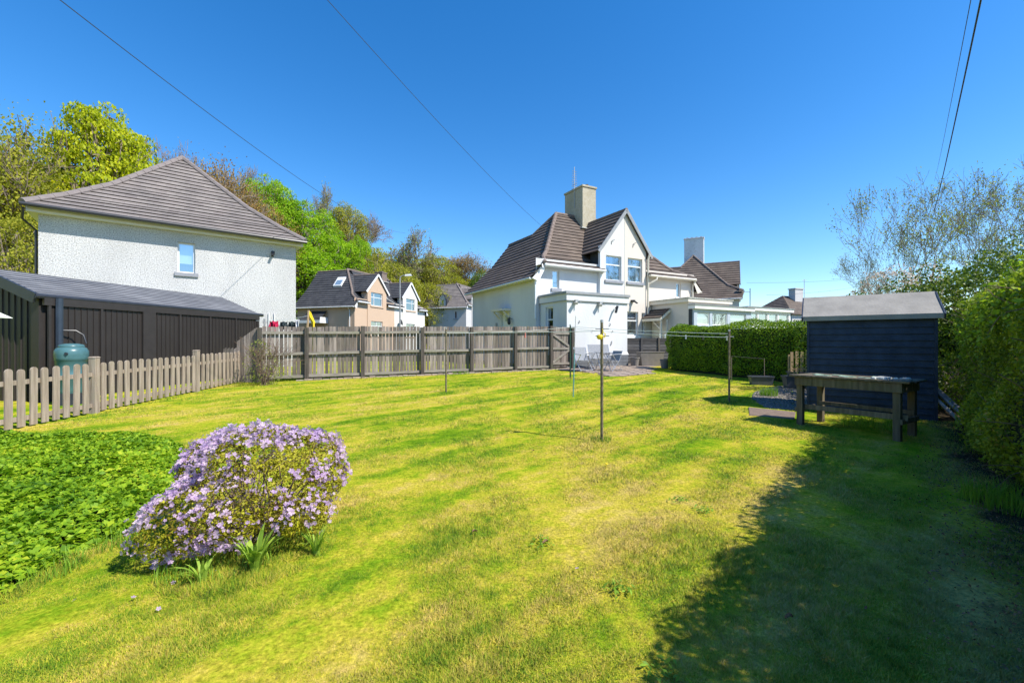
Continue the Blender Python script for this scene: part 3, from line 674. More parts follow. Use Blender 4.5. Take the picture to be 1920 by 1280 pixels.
# downpipes and brackets
pipe(main, [(0.12, -0.36, 4.70), (0.12, -0.42, 4.55), (-0.1, -0.12, 4.35), (-0.1, -0.1, 2.2)])
pipe(main, [(3.86, -0.30, 4.72), (3.86, -0.08, 4.5), (3.86, -0.08, 2.6)])
m = MB(); m.box(3.74, 3.93, -0.16, 0.0, 3.0, 6.0); m.build('corner_board', 'white_plastic', main)
pipe(main, [(7.10, -0.25, 5.85), (7.10, -0.14, 5.6), (7.10, -0.14, 2.65), (7.25, -0.16, 2.35), (7.45, -0.3, 2.2)], 'cream_plastic', 0.055)
pipe(main, [(7.55, -0.36, 4.62), (7.5, -0.38, 4.5), (7.2, -0.14, 4.28)], 'cream_plastic', 0.05)
pipe(main, [(10.75, -0.36, 4.70), (10.75, -0.1, 4.4), (10.75, -0.1, 2.6)], 'cream_plastic', 0.05)
for x in (4.55, 6.05):
    m = MB(); m.tube([(x, -0.07, 6.15), (x+0.02, -0.1, 6.35), (x+0.2, -0.12, 6.42)], 0.012, 6); m.build('cable_bracket', 'black_metal', main)
m = MB(); m.box(5.90, 6.08, -0.22, -0.065, 3.22, 3.34); m.bar((6.0, -0.2, 3.3), (6.05, -0.38, 3.15), 0.12, 0.06); m.build('wall_light', 'black_metal', main)
m = MB(); m.bar((5.49, -0.063, 1.5), (5.49, -0.063, 7.9), 0.03, 0.02, up=(0, 1, 0)); m.build('party_joint', 'cream_plastic', main)
# tv aerial strapped to the chimney
m = MB(); m.tube([(4.93, 3.6, 9.1), (4.93, 3.6, 11.55)], 0.022, 6)
for k in range(9):
    z = 10.25+k*0.13; m.tube([(4.93-0.2+0.006*k, 3.6, z), (4.93+0.2-0.006*k, 3.6, z)], 0.014, 4)
m.tube([(4.93, 3.35, 10.5), (4.93, 3.85, 10.5)], 0.012, 4); m.build('tv_aerial', 'galv', main)
# small tiled porch roof of the cream half, door below
m = MB(); tiled(m, [(6.72, -0.05, 2.35), (6.72, -1.35, 2.35), (7.46, -1.35, 2.85), (7.46, -0.05, 2.85)], (0, 1, 0), 0.25); pr = m.build('porch_roof', ['tile_brown', 'tile_shadow_edge'], main)
m = MB(); m.box(6.70, 6.75, -1.37, -0.05, 2.20, 2.34); m.bar((6.72, -1.36, 2.27), (7.46, -1.36, 2.78), 0.04, 0.12); m.build('fascia', 'cream_plastic', pr)
m = MB(); m.box(6.80, 6.88, -1.30, -1.22, 0, 2.2); m.bar((6.84, -1.26, 1.75), (6.84, -0.75, 2.18), 0.05, 0.06); m.box(7.2, 7.3, -1.33, -1.25, 0, 2.3); m.build('porch_post', 'cream_plastic', main)
m = MB(); m.box(7.40, 7.45, -1.12, -0.22, 0, 2.0); d = m.build('door', 'cream_plastic', main)
# ---- white flat roofed extension
EX = thing('flat_roof_extension', 'white rendered flat roof extension with dark plinth on the front of the white house half', 'extension', (2.34, 18.2, 0.29), MH_RZ)
f0, fl, frr = front(0), left(0), right(3.44)
m = MB(); wall(m, f0, 0, 3.44, 0.55, 3.2); wall(m, fl, 0, 2.1, 0.55, 3.2, [(1.05, 1.66, 1.35, 2.72)]); wall(m, frr, 0, 2.1, -0.3, 3.2)
m.build('wall', 'white', EX)
m = MB()                      # plinth, flared foot of the render
for (a0, a1, f) in ((-0.03, 3.47, f0), (0.0, 2.1, fl)):
    for k in range(5): fbox(m, f, a0, a1, -0.05, 0.035-0.004*(k % 2), -0.3+0.168*k, -0.3+0.168*(k+1)-0.012)
m.build('plinth', 'plinth', EX)
m = MB(); m.hexa([(-0.05,-0.05,0.545),(3.49,-0.05,0.545),(3.49,0.02,0.545),(-0.05,0.02,0.545),(-0.01,-0.003,0.68),(3.45,-0.003,0.68),(3.45,0.02,0.68),(-0.01,0.02,0.68)]); m.build('render_flare', 'white', EX)
m = MB(); m.box(-0.05, 3.49, -0.05, 2.12, 2.93, 3.20); m.build('parapet_band', 'white', EX)
m = MB(); m.box(-0.065, 3.505, -0.065, 2.13, 2.905, 2.93); m.build('drip_strip', 'fascia_grey', EX)
m = MB(); m.box(-0.10, 3.54, -0.10, 2.14, 3.20, 3.31); m.build('roof_edge', 'fascia_grey', EX)
window(EX, fl, 1.05, 1.66, 1.35, 2.72, trans=2.15)
for (x, z) in ((0.42, 2.83), (1.75, 2.80)):
    m = MB(); m.box(x-0.07, x+0.07, -0.16, -0.055, z-0.02, z+0.12); m.bar((x-0.05, -0.12, z-0.02), (x-0.12, -0.26, z-0.06), 0.13, 0.09); m.bar((x+0.05, -0.12, z+0.02), (x+0.13, -0.24, z+0.0), 0.05, 0.05)
    m.build('security_light', 'galv', EX)
m = MB(); m.bar((2.68, -0.05, 2.68), (2.66, -0.22, 2.74), 0.05, 0.05); m.bar((2.66, -0.2, 2.76), (2.52, -0.24, 2.45), 0.09, 0.07); m.build('wall_light', 'black_metal', EX)
for (x, z, h) in ((0.62, 1.95, 0.12), (2.35, 1.85, 0.14), (1.35, 1.6, 0.05), (2.5, 1.6, 0.05), (2.42, 0.98, 0.2)):
    m = MB(); m.tube([(x, -0.01, z), (x+0.02, -0.06, z+h*0.4), (x+0.02*(1 if h < 0.15 else 3), -0.03, z+h)], 0.014, 6); m.build('wall_hook', 'black_metal', EX)
m = MB(); m.box(-0.42, -0.12, 0.5, 1.0, -0.05, 0.55); m.build('meter_box', 'green_plastic', EX)
# ---- cream flat roofed extension and conservatories
CX = thing('cream_extension', 'low cream flat roof extension beside the small tiled porch', 'extension', (8.86, 21.42, 0.33), MH_RZ)
m = MB(); wall(m, left(0), 0, 2.42, -0.3, 3.1); wall(m, front(0), 0, 3.25, -0.3, 3.1); wall(m, right(3.25), 0, 2.42, -0.3, 3.1); m.build('wall', 'cream', CX)
m = MB(); m.box(-0.16, 3.32, -0.12, 2.42, 3.1, 3.28); m.build('fascia', 'cream_plastic', CX)
m = MB(); m.box(-0.20, 3.36, -0.16, 2.42, 3.28, 3.33); m.build('roof_edge', 'lichen', CX)
def conservatory(label, x0, x1, yf, ztop, zb, wins, mat, dep=2.2):
    T = thing('conservatory', label, 'conservatory', (8.86+0.878*x0+0.478*yf, 21.42+0.478*x0-0.878*yf, 0.33), MH_RZ)
    L = x1-x0; f = front(0)
    m = MB(); wall(m, f, 0, L, -0.3, ztop-0.2, [(a, b, zb, zb+0.62) for (a, b) in wins]); wall(m, left(0), 0, dep, -0.3, ztop-0.2); wall(m, right(L), 0, dep, -0.3, ztop-0.2); m.build('wall', mat, T)
    for i, (a, b) in enumerate(wins): window(T, f, a, b, zb, zb+0.62, rev=0.04, fw=0.05, inside=[('blind_dull', 0, 1, 0.5, 1, 'blind')] if i % 2 == 0 else None)
    m = MB(); m.box(-0.1, L+0.12, -0.14, dep, ztop-0.2, ztop-0.02); m.build('fascia', 'white_plastic', T)
    m = MB(); m.box(-0.14, L+0.16, -0.18, dep, ztop-0.02, ztop+0.02); m.build('roof_edge', 'fascia_grey', T)
    return T
M['bluegrey'] = mat_plain('blue_shade_panel', (0.42, 0.47, 0.54), 0.5, var=0.04)  # bluish shade of the lean-to wall put into the panel colour
conservatory('glazed lean-to, blue shade in its wall colour, between the cream extension and the white conservatory', 0.06, 4.72, 0.28, 2.95, 1.95, [(0.25, 1.2), (1.4, 2.6), (2.85, 4.2)], 'bluegrey', 0.27)
conservatory('white framed conservatory standing beyond the clipped hedge, furthest right of the low flat roofs', 4.75, 9.05, 0.0, 3.05, 2.1, [(0.15, 1.0), (1.1, 1.95), (2.1, 2.95), (3.1, 4.1)], 'white_plastic')
# ---- right hand house, same type seen from its side
P2 = dict(base_type, trim=('white_plastic', 'white_plastic'), wall=('pale', 'pale'), wl=(None, None), windows=([W0[0]], [W0[0]]), holes=(mkholes([W0[0]]), mkholes([W0[0]])), chim=(5.0, 6.0, 2.9, 4.67, 10.65, 'chimw'))
hr = semi('semi_detached_house', 'pale house with dark brown roof and white chimney rising behind the conservatories', (18.96, 35.6, 0.95), math.atan2(0.895, 0.445), P2)
m = MB(); m.tube([(0.2, -0.8, 3.0), (0.2, -0.8, 4.9)], 0.03); m.tube([(0.2, -0.8, 4.6), (-0.9, 0.9, 4.7)], 0.02); m.build('cable_pole', 'black_metal', hr)
# ---- peach / white pair across the road
PW = [dict(f='gable', r=(2.3, 4.15, 4.4, 5.65), mull=(2.85,), trans=5.2, sill=1, sill_mat='peach'), dict(f='gable', r=(2.3, 4.15, 1.6, 2.95), mull=(3.2,), trans=2.5, sill=1, sill_mat='peach')]
P3 = dict(L=12.6, D=6.2, eL=4.15, eF=4.6, ridge=8.0, bt=1.2, bz=5.7, p1t=3.0, kf=1.2, wt=2.9, gables=[3.28, 9.32], gz=7.4, ge=5.6, gh=1.5, roof='tile_slate', ridge_mat='ridge_brown', verge='white_plastic',
    trim=('white_plastic', 'white_plastic'), wall=('peach', 'pale'), wl=('peach rendered half', 'off-white rendered half'), windows=(PW, PW), holes=(mkholes(PW), mkholes(PW)), chim=(8.0, 8.9, 2.6, 3.5, 8.55, 'ridge_brown'))
ph = semi('semi_detached_house', 'peach and off-white cottage pair with slate roof and two pointed gables beyond the tall fence', (-13.84, 37.5, 0.4), math.atan2(0.956, 0.294), P3)
m = MB(); m.bar((6.3, -0.25, 4.75), (6.3, 0.85, 5.4), 0.12, 0.08); m.bar((6.3, 0.85, 5.4), (6.3, 3.1, 8.1), 0.12, 0.08); m.build('party_skew', 'lichen', ph)
m = MB(); tiled(m, [(-1.0, 2.85, 2.95), (-1.0, 4.95, 2.95), (-0.02, 4.95, 3.75), (-0.02, 2.85, 3.75)], (0, 1, 0), 0.25); c = m.build('door_canopy', ['tile_slate', 'tile_shadow_edge'], ph)
m = MB(); m.box(-1.04, -0.98, 2.8, 5.0, 2.68, 2.94); m.box(-0.98, -0.02, 2.8, 2.86, 2.68, 3.2); m.build('fascia', 'white_plastic', c)
pipe(ph, [(-0.4, 0.45, 4.1), (-0.08, 0.45, 3.8), (-0.08, 0.45, 0)])
m = MB(); sx = (8.0-5.7)/1.8
m.hexa([(1.5, 2.6, 5.7+0.3*sx+0.06), (1.5, 3.5, 5.7+0.3*sx+0.06), (2.2, 3.5, 5.7+1.0*sx+0.06), (2.2, 2.6, 5.7+1.0*sx+0.06), (1.45, 2.6, 5.7+0.3*sx+0.18), (1.45, 3.5, 5.7+0.3*sx+0.18), (2.15, 3.5, 5.7+1.0*sx+0.18), (2.15, 2.6, 5.7+1.0*sx+0.18)]); rl = m.build('roof_light', 'white_plastic', ph)
m = MB(); m.face([(1.50, 2.72, 5.7+0.36*sx+0.18), (1.50, 3.38, 5.7+0.36*sx+0.18), (2.07, 3.38, 5.7+0.9*sx+0.2), (2.07, 2.72, 5.7+0.9*sx+0.2)]); m.build('pane', 'glass', rl)
m = MB(); m.lathe([(0.0, 0.0), (0.2, 0.05), (0.33, 0.16)], (0, 0, 0), 14); dsh = m.build('satellite_dish', 'black_metal', ph); dsh.location = (6.9, -0.3, 3.0); dsh.rotation_euler = (R(75), 0, R(20))
# ---- grey house further back
P4W = [dict(f='side', r=(1.35, 1.75, 3.6, 4.6), sill=1)]
P4 = dict(L=12.0, D=5.6, eL=5.1, eF=5.4, ridge=8.7, bt=1.2, bz=6.4, p1t=3.2, kf=1.1, wt=3.1, gables=[3.3, 8.7], gz=7.9, ge=6.3, gh=1.5, roof='tile_grey', ridge_mat='ridge_grey', verge='white_plastic',
    trim=('white_plastic', 'white_plastic'), wall=('grey_render', 'grey_render'), wl=(None, None), windows=(P4W, []), holes=(mkholes(P4W), mkholes([])))
h4 = semi('semi_detached_house', 'pale grey house with brown-grey hip roof and arched dormer left of the white gable house', (-6.1, 56.7, 0.9), math.atan2(0.956, 0.294), P4)
m = MB(); prof = [(-0.6, 5.2), (-0.6, 6.1), (-0.42, 6.6), (0, 7.0), (0.42, 6.6), (0.6, 6.1), (0.6, 5.2)]
for i in range(len(prof)): 
    a, b = prof[i], prof[(i+1) % len(prof)]; m.face([(-0.1, 3.4+a[0], a[1]), (-0.1, 3.4+b[0], b[1]), (1.6, 3.4+b[0], b[1]), (1.6, 3.4+a[0], a[1])], 1)
m.face([(-0.1, 3.4+a, z) for a, z in prof]); dm = m.build('dormer', ['grey_render', 'tile_slate'], h4)
m = MB(); m.tube([(-0.13, 3.4+a, z) for a, z in prof[:-1]]+[(-0.13, 4.0, 5.2)], 0.06, 6); m.build('trim', 'black_metal', dm)
m = MB(); m.box(-0.14, -0.105, 3.2, 3.5, 5.0, 6.1); m.build('pane', 'glass', dm)
# ---- harled house on the left
LH = thing('harled_house', 'white pebbledash house with grey hipped roof and one small window, behind the dark garage', 'house', (-16.1, 14.5, 0.35), math.atan2(0.635, 0.772))
m = MB(); wall(m, f0, 0, 8, -0.3, 5.75, [(3.73, 4.29, 3.83, 5.04)], rev=0.16); wall(m, left(0), 0, 8.5, -0.3, 5.75); wall(m, right(8), 0, 8.5, -0.3, 5.75); wall(m, back(8.5), 0, 8, -0.3, 5.75); m.build('wall', 'harl', LH)
e0, ez, bz_, rzz = -0.28, 5.62, 6.27, 9.70; cz_, ci = 7.2, 2.0
r = MB(); c = MB()
def lh(p): return p
A, B_, C_, D_ = (e0, -0.5, ez), (8-e0, -0.5, ez), (8-e0-0.9, 0.4, bz_), (e0+0.9, 0.4, bz_)
ap = (4, 4.0, rzz); E_, G_ = (8-e0-ci, -0.5+ci, cz_), (e0+ci, -0.5+ci, cz_)
tiled(r, [A, B_, C_, D_], (1, 0, 0)); tiled(r, [D_, C_, E_, G_], (1, 0, 0)); tiled(r, [G_, E_, ap], (1, 0, 0))
for sg in (0, 1):
    mx = (lambda p: p) if sg == 0 else (lambda p: (8-p[0], p[1], p[2]))
    tiled(r, [mx(A), mx(D_), mx((e0+0.9, 8.8, bz_)), mx((e0, 8.8, ez))], (0, 1, 0)); tiled(r, [mx(D_), mx(G_), mx((e0+ci, 8.8, cz_)), mx((e0+0.9, 8.8, bz_))], (0, 1, 0)); tiled(r, [mx(G_), mx(ap), mx((4, 8.8, rzz)), mx((e0+ci, 8.8, cz_))], (0, 1, 0))
    hipcap(c, [mx((e0, -0.5, ez+0.04)), mx((e0+0.9, 0.4, bz_+0.04)), mx((e0+ci, -0.5+ci, cz_+0.04)), mx((4, 4.0, rzz+0.04))], 0.12)
hipcap(c, [(4, 4.0, rzz+0.04), (4, 8.6, rzz+0.04)], 0.12)
rf = r.build('roof', ['tile_grey', 'tile_shadow_edge'], LH); c.build('ridge_tiles', 'ridge_grey', rf, smooth=True)
m = MB(); m.box(e0+0.03, 8-e0-0.03, e0+0.04, 0.0, 5.44, 5.60); m.box(e0+0.03, 0.0, 0.0, 9.1, 5.44, 5.60); m.box(8, 8-e0-0.03, 0.0, 9.1, 5.44, 5.60); m.build('soffit', 'white_plastic', LH)
gutter(LH, [(e0-0.06, -0.55, 5.60), (8-e0+0.06, -0.55, 5.58)], 'black_plastic', 0.06)
pipe(LH, [(e0-0.0, -0.4, 5.5), (-0.35, -0.1, 5.2), (-0.08, 0.2, 4.9), (-0.08, 0.2, 0)], 'black_plastic')
window(LH, f0, 3.73, 4.29, 3.83, 5.04, rev=0.11, fw=0.06, sill=1, inside=[('blind', 0.1, 0.9, 0.32, 0.95, 'blind'), ('blackcloth', 0.3, 0.62, 0.12, 0.2, 'ornament')])
m = MB(); m.box(7.0, 7.12, -0.14, -0.002, 4.95, 5.1); m.bar((7.06, -0.1, 5.0), (7.0, -0.24, 4.85), 0.08, 0.08); m.build('security_light', 'black_metal', LH)
pipe(LH, [(6.9, -0.05, 2.35), (6.9, -0.05, 0.2)], 'white_plastic', 0.025); pipe(LH, [(7.12, -0.05, 2.35), (7.12, -0.05, 0.2)], 'white_plastic', 0.025)
# ---- dark garage
ga = math.atan2(0.99, 0.142)
GA = thing('garage', 'long dark brown prefabricated garage with low grey pitched roof behind the picket fence', 'garage', (-10.44, 9.4, 0.15), ga)
GL, GW, GE, GR = 6.5, 2.95, 2.32, 2.95
r = MB(); tiled(r, [(-0.1, -0.05, GE), (GL+0.1, -0.05, GE), (GL+0.1, GW/2, GR), (-0.1, GW/2, GR)], (1, 0, 0), 0.16, 0.012, th=0.03)
tiled(r, [(-0.1, GW+0.05, GE), (GL+0.1, GW+0.05, GE), (GL+0.1, GW/2, GR), (-0.1, GW/2, GR)], (1, 0, 0), 0.16, 0.012, th=0.03)
rf = r.build('roof', ['tile_garage', 'black_plastic'], GA)
gutter(GA, [(-0.15, -0.12, GE-0.03), (GL+0.2, -0.12, GE-0.04)], 'black_plastic', 0.06)
def ribbed(par, f, a0, a1, z0, z1, step, name, ztop=None):
    m = MB(); a = a0
    while a < a1-1e-3:
        b = min(a+step, a1); q = (b-a)
        zt_ = (lambda x: z1) if ztop is None else ztop
        for (u0, d0, u1, d1) in ((a, 0.0, a+q*0.86, 0.0), (a+q*0.86, 0.0, a+q*0.9, 0.022), (a+q*0.9, 0.022, a+q*0.97, 0.022), (a+q*0.97, 0.022, b, 0.0)):
            m.face([f(u0, d0, z0), f(u1, d1, z0), f(u1, d1, zt_(u1)), f(u0, d0, zt_(u0))])
        a = b
    return m.build(name, 'steel_brown', par)
fw_ = front(-0.12)
a = 0.1
while a < GL-0.2:
    ribbed(GA, fw_, a, min(a+1.06, GL-0.05), -0.2, 2.1, 0.13, 'wall_panel'); a += 1.06
M['dark_trim'] = mat_plain('dark_brown_trim', (0.032, 0.027, 0.025), 0.5)
m = MB(); a = 0.1
while a < GL+0.3:
    fbox(m, fw_, min(a-0.02, GL-0.1), min(a+0.03, GL), 0, 0.045, -0.2, 2.1) if abs(a-0.1-2.12) > 0.1 else fbox(m, fw_, a-0.05, a+0.3, 0.0, 0.06, -0.2, 2.1)
    a += 1.06
fbox(m, fw_, 0, GL, -0.01, 0.05, 2.1, 2.3); m.build('frame', 'dark_trim', GA)
zt_ = lambda u: 2.2+(GR-GE)*(1-abs(u-GW/2)/(GW/2))
ribbed(GA, left(0.1), 0.1, GW, -0.2, 2.2, 0.17, 'end_panel', zt_)
m = MB(); m.box(-0.01, 0.20, -0.03, 0.17, -0.2, 2.25); m.build('corner_post', 'dark_trim', GA)
for (y0, y1) in ((-0.12, GW/2), (GW/2, GW+0.12)):
    za = GE-0.02 if y0 < 1 else GR; zb_ = GR if y0 < 1 else GE-0.02
    m = MB(); m.bar((-0.13, y0, za-0.06), (-0.13, y1, zb_-0.06), 0.06, 0.22); m.build('barge_board', 'black_plastic', GA)
pipe(GA, [(0.25, -0.2, GE-0.05), (0.25, -0.2, -0.1)], 'navy', 0.065)
pipe(GA, [(0.3, -0.22, 1.55), (0.5, -0.3, 1.55), (0.58, -0.4, 1.45), (0.6, -0.45, 1.25)], 'black_plastic', 0.018, 'overflow_hose')
ribbed(GA, right(GL-0.05), 0.1, GW, -0.2, 2.2, 0.17, 'end_panel', zt_)
# ---- far house at the right
FH = thing('distant_house', 'small dark roofed house with a grey chimney on the skyline behind the hedge', 'house', (42, 64, 0.6), R(20))
m = MB(); wall(m, f0, 0, 9, 0, 5); wall(m, left(0), 0, 8, 0, 5); wall(m, right(9), 0, 8, 0, 5); wall(m, back(8), 0, 9, 0, 5); m.build('wall', 'grey_render', FH)
r = MB(); q = [(-0.4,-0.4,4.9),(9.4,-0.4,4.9),(9.4,8.4,4.9),(-0.4,8.4,4.9)]; t1, t2 = (3.2, 4, 8.2), (5.8, 4, 8.2)
tiled(r, [q[0], q[1], t2, t1], (1,0,0), 0.4); tiled(r, [q[2], q[3], t1, t2], (1,0,0), 0.4); tiled(r, [q[3], q[0], t1], (0,1,0), 0.4); tiled(r, [q[1], q[2], t2], (0,1,0), 0.4)
r.build('roof', ['tile_brown', 'tile_shadow_edge'], FH)
m = MB(); m.box(4.2, 6.0, 2.6, 3.7, 6.8, 9.2); m.box(4.1, 6.1, 2.5, 3.8, 9.2, 9.35); m.build('chimney', 'grey_render', FH)
m = MB(); m.tube([(7.5, 3.5, 7.0), (7.5, 3.5, 11.0)], 0.04, 5); m.tube([(7.0, 3.5, 10.8), (8.0, 3.5, 10.9)], 0.03, 4); m.build('tv_aerial', 'galv', FH)
# ---- road beyond the fence
m = MB()
N = 24
for i in range(N):
    x0 = -60+5*i; x1 = x0+5
    y = lambda x: 31+0.25*(x+10) if x > -40 else 23.5
    m.face([(x0, y(x0), zt(x0, y(x0))+0.03), (x1, y(x1), zt(x1, y(x1))+0.03), (x1, y(x1)+4.5, zt(x1, y(x1)+4.5)+0.03), (x0, y(x0)+4.5, zt(x0, y(x0)+4.5)+0.03)])
tag(m.build('road', 'tarmac'), kind='structure')
# ---------------------------------------------------------------- tall weathered fence
FA = Vector((-7.8, 13.2, 0)); FD = Vector((0.907, 0.422, 0)).normalized()
TF = thing('tall_fence', 'tall weathered grey board fence with gate across the back of the lawn', 'fence', (FA.x, FA.y, gz(FA.x, FA.y)), math.atan2(FD.y, FD.x))
zb0 = gz(FA.x, FA.y)
def fg(t): p = FA+FD*t; return gz(p.x, p.y)-zb0
def ftop(t): return 1.91-zb0 + (2.08-1.91)*t/11.3
posts = [0.0, 1.306, 3.01, 5.03, 6.89, 8.72, 10.34, 11.38]
for i, t in enumerate(posts):
    m = MB(); m.box(t-0.06, t+0.06, -0.135, 0.005, fg(t)-0.3, ftop(t)+rnd.uniform(-0.04, 0.03)); m.build('post', 'fence_post', TF, bevel=0.006)
for i in range(len(posts)-2):
    a, b = posts[i]+0.055, posts[i+1]-0.055
    m = MB(); n = int((b-a)/0.118); w_ = (b-a)/n
    for k in range(n):
        x = a+w_*k; g = fg(x); bw = w_-rnd.uniform(0.008, 0.034)
        y0 = 0.012+rnd.uniform(0, 0.012); tp = ftop(x)+rnd.uniform(-0.012, 0.012)
        x += rnd.uniform(0, 0.006); sl = rnd.uniform(-0.006, 0.006)
        m.hexa([(x,y0,g+0.06),(x+bw,y0,g+0.06),(x+bw,y0+0.018,g+0.06),(x,y0+0.018,g+0.06),(x+sl,y0,tp),(x+bw+sl,y0,tp),(x+bw+sl,y0+0.018,tp),(x+sl,y0+0.018,tp)])
    m.build('board_panel', 'fence', TF)
    for (za, zb_) in ((0.14, None), (0.88, None), (1.58, None)):
        m = MB(); h0, h1 = fg(a)+za, fg(b)+za
        if za > 1.5: h0, h1 = ftop(a)-0.20, ftop(b)-0.20
        if za == 0.88: h0, h1 = (fg(a)+ftop(a))/2+0.0, (fg(b)+ftop(b))/2+0.0
        m.bar((a, -0.032, h0+rnd.uniform(-.01,.01)), (b, -0.032, h1+rnd.uniform(-.01,.01)), 0.062, 0.085); m.build('rail', 'fence_rail', TF)
# gate with Z bracing
a, b = posts[-2]+0.08, posts[-1]-0.07
m = MB(); n = 9; w_ = (b-a)/n
for k in range(n):
    x = a+w_*k; m.box(x, x+w_-0.012, 0.015, 0.033, fg(x)+0.10, ftop(x)-0.02+rnd.uniform(-0.01, 0.01))
gt = m.build('gate', 'fence', TF)
zl, zm, zh = fg(a)+0.25, (fg(a)+ftop(a))/2-0.02, ftop(a)-0.28
for h in (zl, zm, zh): m = MB(); m.bar((a, -0.012, h), (b, -0.012, h), 0.04, 0.09); m.build('rail', 'fence_rail', gt)
m = MB(); m.bar((a+0.03, -0.014, zl+0.05), (b-0.03, -0.014, zm-0.05), 0.036, 0.085); m.build('brace', 'fence_rail', gt)
m = MB(); m.bar((a+0.03, -0.014, zh-0.03), (b-0.03, -0.014, zm+0.07), 0.036, 0.085); m.build('brace', 'fence_rail', gt)
m = MB(); m.box(b-0.02, b+0.05, -0.05, -0.02, zm+0.55, zm+0.6); m.build('latch', 'black_metal', gt)
# short stepped return towards the garage
RD = Vector((-0.62, 0.78, 0))
m = MB()
for k in range(10):
    p0 = Vector((-0.08, 0.03, 0)); ang = R(160); dx, dy = math.cos(ang), math.sin(ang)
    x = p0.x+dx*0.1*k; y = p0.y+dy*0.1*k; tp = ftop(0)-0.02-(0.075*k if k < 6 else 0.62)
    m.hexa([(x,y,0),(x+dx*0.088,y+dy*0.088,0),(x+dx*0.088,y+dy*0.088+0.02,0),(x,y+0.02,0),(x,y,tp),(x+dx*0.088,y+dy*0.088,tp-0.06),(x+dx*0.088,y+dy*0.088+0.02,tp-0.06),(x,y+0.02,tp)])
m.build('return_panel', 'fence', TF)
# brick footing strip under the fence
m = MB(); t = 1.0
while t < 11.2:
    g = fg(t); L_ = rnd.uniform(0.16, 0.3); m.box(t, t+L_-0.012, -0.13-rnd.uniform(0, 0.05), 0.08, g-0.1, g+0.035+rnd.uniform(-0.01, 0.02)); t += L_
m.build('footing', 'stone', TF, bevel=0.01)
# ---------------------------------------------------------------- picket fence
PA = Vector((-7.86, 6.2, 0)); PB = Vector((-8.38, 13.2, 0)); PD = (PB-PA).normalized(); PL = (PB-PA).length
PF = thing('picket_fence', 'low wooden picket fence with rounded tops running in front of the dark garage', 'fence', (PA.x, PA.y, gz(PA.x, PA.y)), math.atan2(PD.y, PD.x))
pz = gz(PA.x, PA.y)
def pg(t): p = PA+PD*t; return gz(p.x, p.y)-pz
def picket(t, w_, h, y0, name='picket', mat='picket', th=0.022, lean=0.0):
    m = MB(); g = pg(t)+0.03; pts = [(t-w_/2, g), (t+w_/2, g), (t+w_/2+lean, g+h-w_*0.42)]
    for k in range(1, 6): a_ = math.pi*k/6; pts.append((t+lean+w_/2*math.cos(a_), g+h-w_*0.42+w_*0.42*math.sin(a_)))
    pts.append((t-w_/2+lean, g+h-w_*0.42)); n = len(pts); i = len(m.v)
    m.v += [(x, y0, z) for x, z in pts]+[(x, y0+th, z) for x, z in pts]
    m.f.append(tuple(range(n))); m.f.append(tuple(range(2*n-1, n-1, -1))); m.mi += [0, 0]
    for k in range(n): k2 = (k+1) % n; m.f.append((k, k2, n+k2, n+k)); m.mi.append(0)
    return m.build(name, mat, PF)
t = -1.4
pposts = (2.0, 4.95)
while t < PL+0.05:
    if not any(abs(t-q) < 0.1 for q in pposts): picket(t, 0.110, 0.935+rnd.uniform(-0.015, 0.015), -0.022, lean=rnd.uniform(-0.012, 0.012))
    t += 0.188
for q in pposts:
    m = MB(); m.box(q-0.055, q+0.055, -0.045, 0.07, pg(q)-0.2, pg(q)+1.06); m.hexa([(q-0.065,-0.055,pg(q)+1.062),(q+0.065,-0.055,pg(q)+1.062),(q+0.065,0.08,pg(q)+1.062),(q-0.065,0.08,pg(q)+1.062),(q-0.045,-0.035,pg(q)+1.085),(q+0.045,-0.035,pg(q)+1.085),(q+0.045,0.06,pg(q)+1.085),(q-0.045,0.06,pg(q)+1.085)])
    m.build('post', 'picket', PF)
for z in (0.13, 0.72):
    m = MB(); m.bar((-1.6, 0.022, pg(0)+z), (PL, 0.022, pg(PL)+z), 0.036, 0.075); m.build('rail', 'picket', PF)
# ---------------------------------------------------------------- patio, slab, gravel
def sheet(name, poly, mat, dz, kind='structure', sub=0.6):
    m = MB(); m.face([(x, y, gz(x, y)+dz) for x, y in poly]); m.face([(x, y, gz(x, y)-0.1) for x, y in reversed(poly)])
    for i in range(len(poly)):
        a, b = poly[i], poly[(i+1) % len(poly)]; m.face([(a[0],a[1],gz(*a)-0.1), (b[0],b[1],gz(*b)-0.1), (b[0],b[1],gz(*b)+dz), (a[0],a[1],gz(*a)+dz)])
    o = m.build(name, mat); tag(o, kind=kind); return o
PATIO = [(1.9, 17.25), (2.9, 16.5), (3.25, 14.9), (4.0, 14.95), (5.2, 15.9), (5.75, 17.6), (6.6, 19.8), (8.4, 20.6), (5.6, 20.6), (2.4, 18.4)]
def crazy_paving():
    m = MB(); rs = random.Random(5)
    def inside(x, y, poly):
        c = False
        for i in range(len(poly)):
            a, b = poly[i], poly[i-1]
            if (a[1] > y) != (b[1] > y) and x < (b[0]-a[0])*(y-a[1])/(b[1]-a[1])+a[0]: c = not c
        return c
    u = Vector((0.878, 0.478)); v = Vector((-0.478, 0.878))
    for i in range(-14, 16):
        for j in range(-12, 14):
            c = Vector((4.2, 17.6))+u*(i*0.46+(0.23 if j % 2 else 0))+v*(j*0.46)
            if not inside(c.x, c.y, PATIO): continue
            h = [0.215+rs.uniform(-0.02, 0.008) for _ in range(4)]; z = gz(c.x, c.y)+0.028+rs.uniform(-0.005, 0.005)
            q = [c-u*h[0]-v*h[1], c+u*h[1]-v*h[2], c+u*h[2]+v*h[3], c-u*h[3]+v*h[0]]
            m.hexa([(p.x, p.y, z-0.05) for p in q]+[(p.x, p.y, z+rs.uniform(-0.003, 0.003)) for p in q])
    o = m.build('patio', 'stone', bevel=0.006); tag(o, kind='structure')
